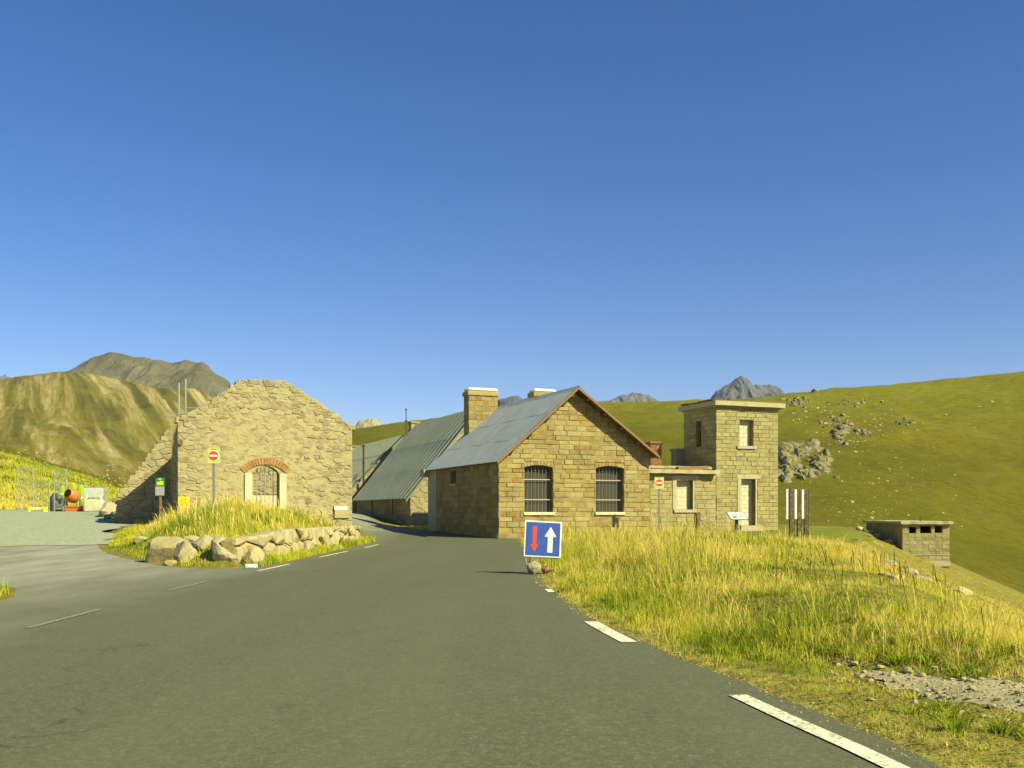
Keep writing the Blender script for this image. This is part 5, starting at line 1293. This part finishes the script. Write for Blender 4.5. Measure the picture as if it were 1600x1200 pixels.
# ------------------------------------------------------------------ grass
def blades(name, x, y, hgt, wid, tint, stalk, label, lean=.35, sink=.02, rr=None, out=None):
    rr = rr or np.random.default_rng(5); n = len(x); z = h(x, y) - sink
    yaw = rr.uniform(0, 2 * np.pi, n); la = rr.normal(2.6, 1.1, n); lm = np.abs(rr.normal(lean, .22, n)) * hgt
    if out is not None: la = np.where(np.isnan(out), la, out)
    dx, dy = np.cos(yaw), np.sin(yaw); lx, ly = np.cos(la) * lm, np.sin(la) * lm
    mf = np.where(stalk, .80, .48); mw = np.where(stalk, 1.1, .8) * wid * .5; bw = np.where(stalk, .32, 1.0) * wid * .5
    V = np.empty((n, 5, 3))
    V[:, 0] = np.c_[x - dx * bw, y - dy * bw, z]; V[:, 1] = np.c_[x + dx * bw, y + dy * bw, z]
    mx, my, mz = x + lx * mf ** 2, y + ly * mf ** 2, z + hgt * mf
    V[:, 2] = np.c_[mx + dx * mw, my + dy * mw, mz]; V[:, 3] = np.c_[mx - dx * mw, my - dy * mw, mz]
    V[:, 4] = np.c_[x + lx, y + ly, z + hgt * (1 - .25 * np.minimum(1, lm / hgt) ** 2)]
    b = np.arange(n)[:, None] * 5
    L = np.concatenate([b + np.array([0, 1, 2, 3]), b + np.array([3, 2, 4])], 1).ravel().astype(np.int32)
    ls = (np.arange(n)[:, None] * 7 + np.array([0, 4])).ravel().astype(np.int32)
    me = bpy.data.meshes.new(name); me.vertices.add(n * 5); me.vertices.foreach_set('co', V.ravel())
    me.loops.add(len(L)); me.loops.foreach_set('vertex_index', L); me.polygons.add(len(ls)); me.polygons.foreach_set('loop_start', ls); me.update(calc_edges=True)
    at = me.attributes.new('tint', 'FLOAT', 'POINT'); at.data.foreach_set('value', np.repeat(tint, 5).astype(np.float32))
    o = link(name, me, M_GRASS); return tag(o, label, 'grass', kind='stuff')
def in_building(x, y):
    def loc(cx, cy): return (x - cx) * U.x + (y - cy) * U.y, (x - cx) * Vv.x + (y - cy) * Vv.y
    u, v = loc(A0.x, A0.y); a = (u > -.15) & (u < 8.5) & (v > -.08) & (v < 12)
    b = (u > 8.4) & (u < TU + 4.2) & (v > TV - .1) & (v < TV + 3.6)
    u2, v2 = loc(RC.x, RC.y); c = (u2 > -.1) & (u2 < 7.5) & (v2 > -.1) & (v2 < 10); d = (u2 > -2.7) & (u2 < 0) & (v2 > 4.1) & (v2 < 5)
    hut_ = (x > 22.3) & (x < 25.4) & (y > 58.8) & (y < 65.5)
    return a | b | c | d | hut_
def bank_grass():
    rr = np.random.default_rng(21); X = []; Y = []
    for (d0, d1, dens) in ((4.5, 8, 2565), (8, 12, 2025), (12, 18, 1215), (18, 26, 756), (26, 36, 445), (36, 48, 283), (48, 60, 110)):
        x0, x1 = 0, float(max(xc(d1) + 7, .58 * d1)); x1 = min(x1, .62 * d1 + 1); n = int((x1 - x0) * (d1 - d0) * dens)
        X.append(rr.uniform(x0, x1, n)); Y.append(rr.uniform(d0, d1, n))
    x = np.concatenate(X); y = np.concatenate(Y); n0 = len(x)
    # two blades in three belong to tussocks that fan out from a common foot
    nt = n0 // 26; ci = rr.integers(0, n0, nt); cx_, cy_ = x[ci], y[ci]; mem = rr.random(n0) < .66
    # each member joins a tussock drawn at the same distance band
    order = np.argsort(cy_); who = order[np.clip(np.searchsorted(cy_[order], y) + rr.integers(-30, 30, n0), 0, nt - 1)]
    ang = rr.uniform(0, 2 * np.pi, n0); rad = np.abs(rr.normal(0, 1, n0)) * (.035 + .0022 * cy_[who])
    x = np.where(mem, cx_[who] + np.cos(ang) * rad, x); y = np.where(mem, cy_[who] + np.sin(ang) * rad, y)
    tus_h = np.clip(rr.normal(1.25, .4, nt), .5, 2.1)[who]; tus_t = rr.normal(0, .2, nt)[who]
    e = x - xe(y) - .16 * fbm(x * 2.1, y * 2.1) * 2
    ok = (e > .06) & ~in_building(x, y) & (x / y < .62)
    patch = fbm(x * .9 + 3, y * .9, 0, 3)
    sc_ = sdf(SCREE, x, y) + .22 * fbm(x * 3, y * 3)
    ok &= (sc_ < -.02) | (rr.random(len(x)) < .30 * (fbm(x * 2.2, y * 2.2, 0, 2) > .02))
    ok &= rr.random(len(x)) < np.clip(.35 + 1.0 * sm(.0, .6, e) + .7 * patch, .08, 1)
    lw = sdf(LAWN, x, y)
    x, y, e, patch, lw, sc_, mem, ang, tus_h, tus_t = [a[ok] for a in (x, y, e, patch, lw, sc_, mem, ang, tus_h, tus_t)]; n = len(x)
    tall = (sm(.35, 1.5, e) * (1 - sm(9, 12, y)) + sm(.0, .9, e) * sm(9, 12, y)) * (.55 + .45 * sm(14, 20, y)) * (1 - .55 * sm(0, 2.5, x - xc(y)))
    big = fbm(x * .35 + 9, y * .35, 0, 3)
    hgt = (.09 + .40 * tall * (1 + 1.1 * big)) * (.35 + 1.0 * rr.random(n) ** 1.3) * (1 - .35 * sm(0, -.5, -np.abs(sc_) * 0 - .5 + sc_ * 0))
    gap_ = fbm(x * .55 + 33, y * .55, 0, 3); hgt *= .92 * (1 - .6 * sm(-.08, -.3, gap_)); hgt *= np.where(mem, tus_h, .6) * (1 - .45 * sm(-.9, 0, sc_))
    hgt = np.where(lw > -.3, np.minimum(hgt, .07), hgt)
    pxl = 800 + x / y * F
    hgt *= (1 - .35 * sm(36, 46, y)) * (1 - .58 * sm(1060, 1200, pxl) * sm(9, 15, y)) * (1 - .2 * sm(1250, 1500, pxl)) * (1 + .45 * fbm(x * 1.3 + 5, y * 1.3, 0, 2) * 2 * sm(1000, 1200, pxl))
    stalk = (rr.random(n) < .055 * sm(.6, 1.8, e) * (1 + 1.5 * big)) & (lw < -.3)
    hgt = np.where(stalk, hgt * 1.5, hgt)
    leafy = (fbm(x * .7 + 40, y * .7, 0, 2) > .12) & (rr.random(n) < .38) & (e < 4.5) & ~stalk
    wid = (.003 + .0004 * y) * rr.uniform(.6, 1.4, n); wid = np.where(leafy, wid * 3.2, wid); hgt = np.where(leafy, hgt * .55, hgt)
    t = .45 - .14 * sm(17, 11, y) + .95 * fbm(x * .6 + 70, y * .6, 0, 3) + rr.normal(0, .17, n) + .10 * sm(16, 24, y) - .12 * sm(1.4, .2, e)
    t = np.where(leafy, .04 + .16 * rr.random(n), t); t = np.where(stalk, .72 + .25 * rr.random(n), t); t = np.where(lw > -.3, .18 + .2 * rr.random(n), t)
    t = np.where(mem & ~stalk & ~leafy, t + tus_t, t) - .30 * sm(-.02, -.28, gap_)
    brown = (fbm(x * 1.1 + 90, y * 1.1, 0, 2) > .16) & (rr.random(n) < .35); t = np.where(brown & ~leafy, .9 + .1 * rr.random(n), t)
    # dry brown thatch at the verge
    dry = (e < .35) & (rr.random(n) < .3); t = np.where(dry, .95, t)
    blades('verge_grass', x, y, hgt, wid, np.clip(t, 0, 1), stalk, 'tall yellow-green grass covering the bank beside the road', rr=rr, out=np.where(mem, ang, np.nan))
bank_grass()
def island_grass():
    rr = np.random.default_rng(33); n = 190000
    x = rr.uniform(-17.2, -5.8, n); y = rr.uniform(24, 50, n); d = sdf(MOUND, x, y) + .12 * fbm(x * 2, y * 2)
    road_in = sdf(ROAD, x, y)
    wallside = (x > -6.62) & (x < -6.12 + .06 * fbm(x * 3, y * 3)) & (y > 25) & (y < 46)
    ok = (((d > .12) & ~((x > -6.95) & (y < 46))) | (wallside & (rr.random(n) < .8))) & ~in_building(x, y)
    tip = (d > -.05) & (d < .35) & (rr.random(n) < .7) & ~((x > -6.9))
    ok |= tip & ~in_building(x, y)
    ok &= rr.random(n) < np.clip(.6 + .9 * fbm(x * .8, y * .8, 3.0, 3), .1, 1)
    x, y, d, wallside = x[ok], y[ok], d[ok], wallside[ok]; n = len(x)
    hgt = (.12 + .38 * sm(.5, 2.2, d)) * (.35 + 1.0 * rr.random(n) ** 1.2) * (1 + .9 * fbm(x * .7, y * .7, 0, 3)); hgt = np.where(wallside, rr.uniform(.08, .34, n), hgt)
    stalk = (rr.random(n) < .06) & (d > .9); hgt = np.where(stalk, hgt * 1.4, hgt)
    leafy = (fbm(x * .8 + 11, y * .8, 0, 2) > .2) & (d < 2.5) & (rr.random(n) < .4) & ~wallside & ~stalk
    wid = (.004 + .00055 * y) * rr.uniform(.7, 1.4, n); wid = np.where(leafy, wid * 3, wid); hgt = np.where(leafy, hgt * .5, hgt)
    t = .36 + .6 * fbm(x * .6 + 20, y * .6, 0, 3) + rr.normal(0, .13, n); t = np.where(stalk, .8 + .2 * rr.random(n), t); t = np.where(leafy, .03 + .14 * rr.random(n), t)
    blades('island_grass', x, y, hgt, wid, np.clip(t, 0, 1), stalk, 'dry tall grass growing on the island before the ruin', rr=rr)
island_grass()
def far_grass():
    rr = np.random.default_rng(36); n = 9000; x = rr.uniform(-12, -7.6, n); y = rr.uniform(11, 22, n); ok = sdf(ROAD, x, y) < -.05 - .2 * rr.random(n); x, y = x[ok], y[ok]; n = len(x)
    blades('corner_grass', x, y, rr.uniform(.08, .3, n), .014 * rr.uniform(.6, 1.4, n), np.clip(rr.normal(.4, .2, n), 0, 1), rr.random(n) < .06, 'patch of rough grass at the mouth of the side road', rr=rr)
    rr = np.random.default_rng(35); n = 60000
    px = rr.uniform(-60, 230, n); y = np.exp(rr.uniform(math.log(66), math.log(150), n)); x = (px - 800) / F * y
    ok = (sdf(YARD, x, y) < -.3) & (rr.random(n) < np.clip(.5 + fbm(x * .25, y * .25, 0, 3) * 1.4, 0, 1)); x, y = x[ok], y[ok]; n = len(x)
    blades('slope_grass', x, y, rr.uniform(.15, .5, n), .09 * rr.uniform(.6, 1.3, n), np.clip(.45 + .5 * fbm(x * .1, y * .1) + rr.normal(0, .12, n), 0, 1), rr.random(n) < .1, 'rough yellowed grass on the slope behind the building site', rr=rr)
    n = 16000; px = rr.uniform(540, 700, n); y = rr.uniform(60, 84, n); x = (px - 800) / F * y; u = (x - A0.x) * U.x + (y - A0.y) * U.y; v = (x - A0.x) * Vv.x + (y - A0.y) * Vv.y
    ok = (u > .1) & (v > 12.2) & (v < 18.8) & (sdf(ROAD, x, y) < -.1); x, y = x[ok], y[ok]; n = len(x)
    blades('barn_grass', x, y, rr.uniform(.05, .16, n), .05 * rr.uniform(.6, 1.3, n), np.clip(rr.normal(.3, .12, n), 0, 1), np.zeros(n, bool), 'short green grass in the gap between house and nearer barn', rr=rr)
far_grass()
def pebbles():
    rr = np.random.default_rng(61); b = B_(); bmesh.ops.create_icosphere(b, subdivisions=1, radius=1); bv = np.array([v.co for v in b.verts]); bf = np.array([[v.index for v in f.verts] for f in b.faces]); b.free()
    n = 7000; x = rr.uniform(2.3, 4.8, n); y = rr.uniform(5, 11.5, n); d = sdf(SCREE, x, y) + .15 * fbm(x * 3, y * 3); ok = (d > -.12); x, y = x[ok], y[ok]
    # grit swept to the edge of the asphalt
    m = 900; y2 = rr.uniform(4, 24, m); x2 = xe(y2) + rr.normal(.03, .08, m); x = np.concatenate([x, x2]); y = np.concatenate([y, y2]); n = len(x); z = h(x, y) + np.where(sdf(SCREE, x, y) > -.05, .032 * fbm(x * 3.2, y * 3.2, 0, 4) + .034 * sm(.0, .35, sdf(SCREE, x, y)) - .012, 0)
    s_ = .004 + .022 * rr.random(n) ** 8 + .006 * rr.random(n); s_[-900:] *= .6
    V = (bv[None] * (1 + rr.uniform(-.3, .3, (n, len(bv), 1))) * (s_[:, None, None] * np.array([1.2, 1, .7])) + np.c_[x, y, z + s_ * .3][:, None]).reshape(-1, 3)
    Fc = (bf[None] + (np.arange(n) * len(bv))[:, None, None]).reshape(-1, 3)
    o = pyobj('pebbles', V, Fc.tolist(), M_BOULDER); tag(o, 'loose gravel and pebbles on the dirt patch and road edge', 'gravel', kind='stuff')
pebbles()

# ------------------------------------------------------------------ mountain air
bm = B_(); box(bm, -2500, 2500, -200, 3100, -260, 430); hz = obj('haze', bm); tag(hz, 'thin blue mountain air over the whole pass', 'haze', kind='stuff')
hm = bpy.data.materials.new('thin_haze'); hm.use_nodes = True; hm.node_tree.nodes.clear()
ho = hm.node_tree.nodes.new('ShaderNodeOutputMaterial'); hv = hm.node_tree.nodes.new('ShaderNodeVolumePrincipled')
hv.inputs['Color'].default_value = (.72, .84, 1, 1); hv.inputs['Density'].default_value = 4.5e-5; hv.inputs['Anisotropy'].default_value = .0
hm.node_tree.links.new(hv.outputs[0], ho.inputs['Volume']); hz.data.materials.append(hm)

# ------------------------------------------------------------------ weeds in the verge
def weeds():
    rr = np.random.default_rng(77); X = []; Y = []; HT = []; WD = []; TN = []; OUT = []
    spots = [(1268, 1006, 40), (1300, 1010, 60), (1330, 1014, 60), (1362, 1020, 60), (1395, 1024, 50), (1440, 1034, 50), (1475, 1040, 60), (1510, 1048, 40), (965, 955, 50), (940, 948, 50), (985, 966, 40), (1020, 975, 40), (1110, 1002, 60), (1150, 1022, 40), (1560, 1150, 60), (1520, 1135, 50), (1450, 1120, 50), (890, 925, 40), (905, 915, 30), (875, 905, 30), (1190, 905, 40), (1230, 890, 40), (1090, 845, 30), (1500, 1000, 40), (1420, 960, 40)]
    for px, py, c in spots:
        q = ground_at(px, py, 5, 60); k = .055 + .006 * q.y; m = int(c * 1.6)
        for j in range(3):
            cx, cy = q.x + rr.normal(0, k * 1.6), q.y + rr.normal(0, k * 2.2); a = rr.uniform(0, 6.28, m); r = np.abs(rr.normal(0, k * .6, m)); sz = rr.uniform(.7, 1.3)
            X.append(cx + np.cos(a) * r); Y.append(cy + np.sin(a) * r); HT.append(rr.uniform(.04, .15, m) * sz); WD.append(rr.uniform(.008, .018, m) * (.7 + .04 * q.y)); TN.append(np.clip(rr.normal(.14, .09, m), 0, .4)); OUT.append(a)
    X, Y, HT, WD, TN, OUT = [np.concatenate(a) for a in (X, Y, HT, WD, TN, OUT)]
    ok = (X - xe(Y) > .02) & ~in_building(X, Y); X, Y, HT, WD, TN, OUT = [a[ok] for a in (X, Y, HT, WD, TN, OUT)]
    blades('verge_weeds', X, Y, HT, WD, TN, np.zeros(len(X), bool), 'dark green leafy weeds growing among the verge grass', lean=.8, rr=rr, out=OUT)
    # dry brown seed stalks
    n = 200; px = np.concatenate([rr.normal(1080, 26, n // 2), rr.normal(1390, 55, n // 4), rr.uniform(900, 1560, n // 4)]); D = np.concatenate([rr.uniform(22, 32, n // 2), rr.uniform(13, 22, n // 4), rr.uniform(9, 24, n // 4)]); x = (px - 800) / F * D; ok = (x - xe(D) > .5); x, D = x[ok], D[ok]; n = len(x)
    o = blades('seed_stalks', x, D, rr.uniform(.3, .62, n), .004 + .00055 * D, np.ones(n), np.ones(n, bool), 'dark dry seed stalks standing above the verge grass', lean=.25, rr=rr)
    o.data.materials.clear(); o.data.materials.append(plain('dry_brown_stalk', (.13, .085, .025), .9, .1, .2))
weeds()
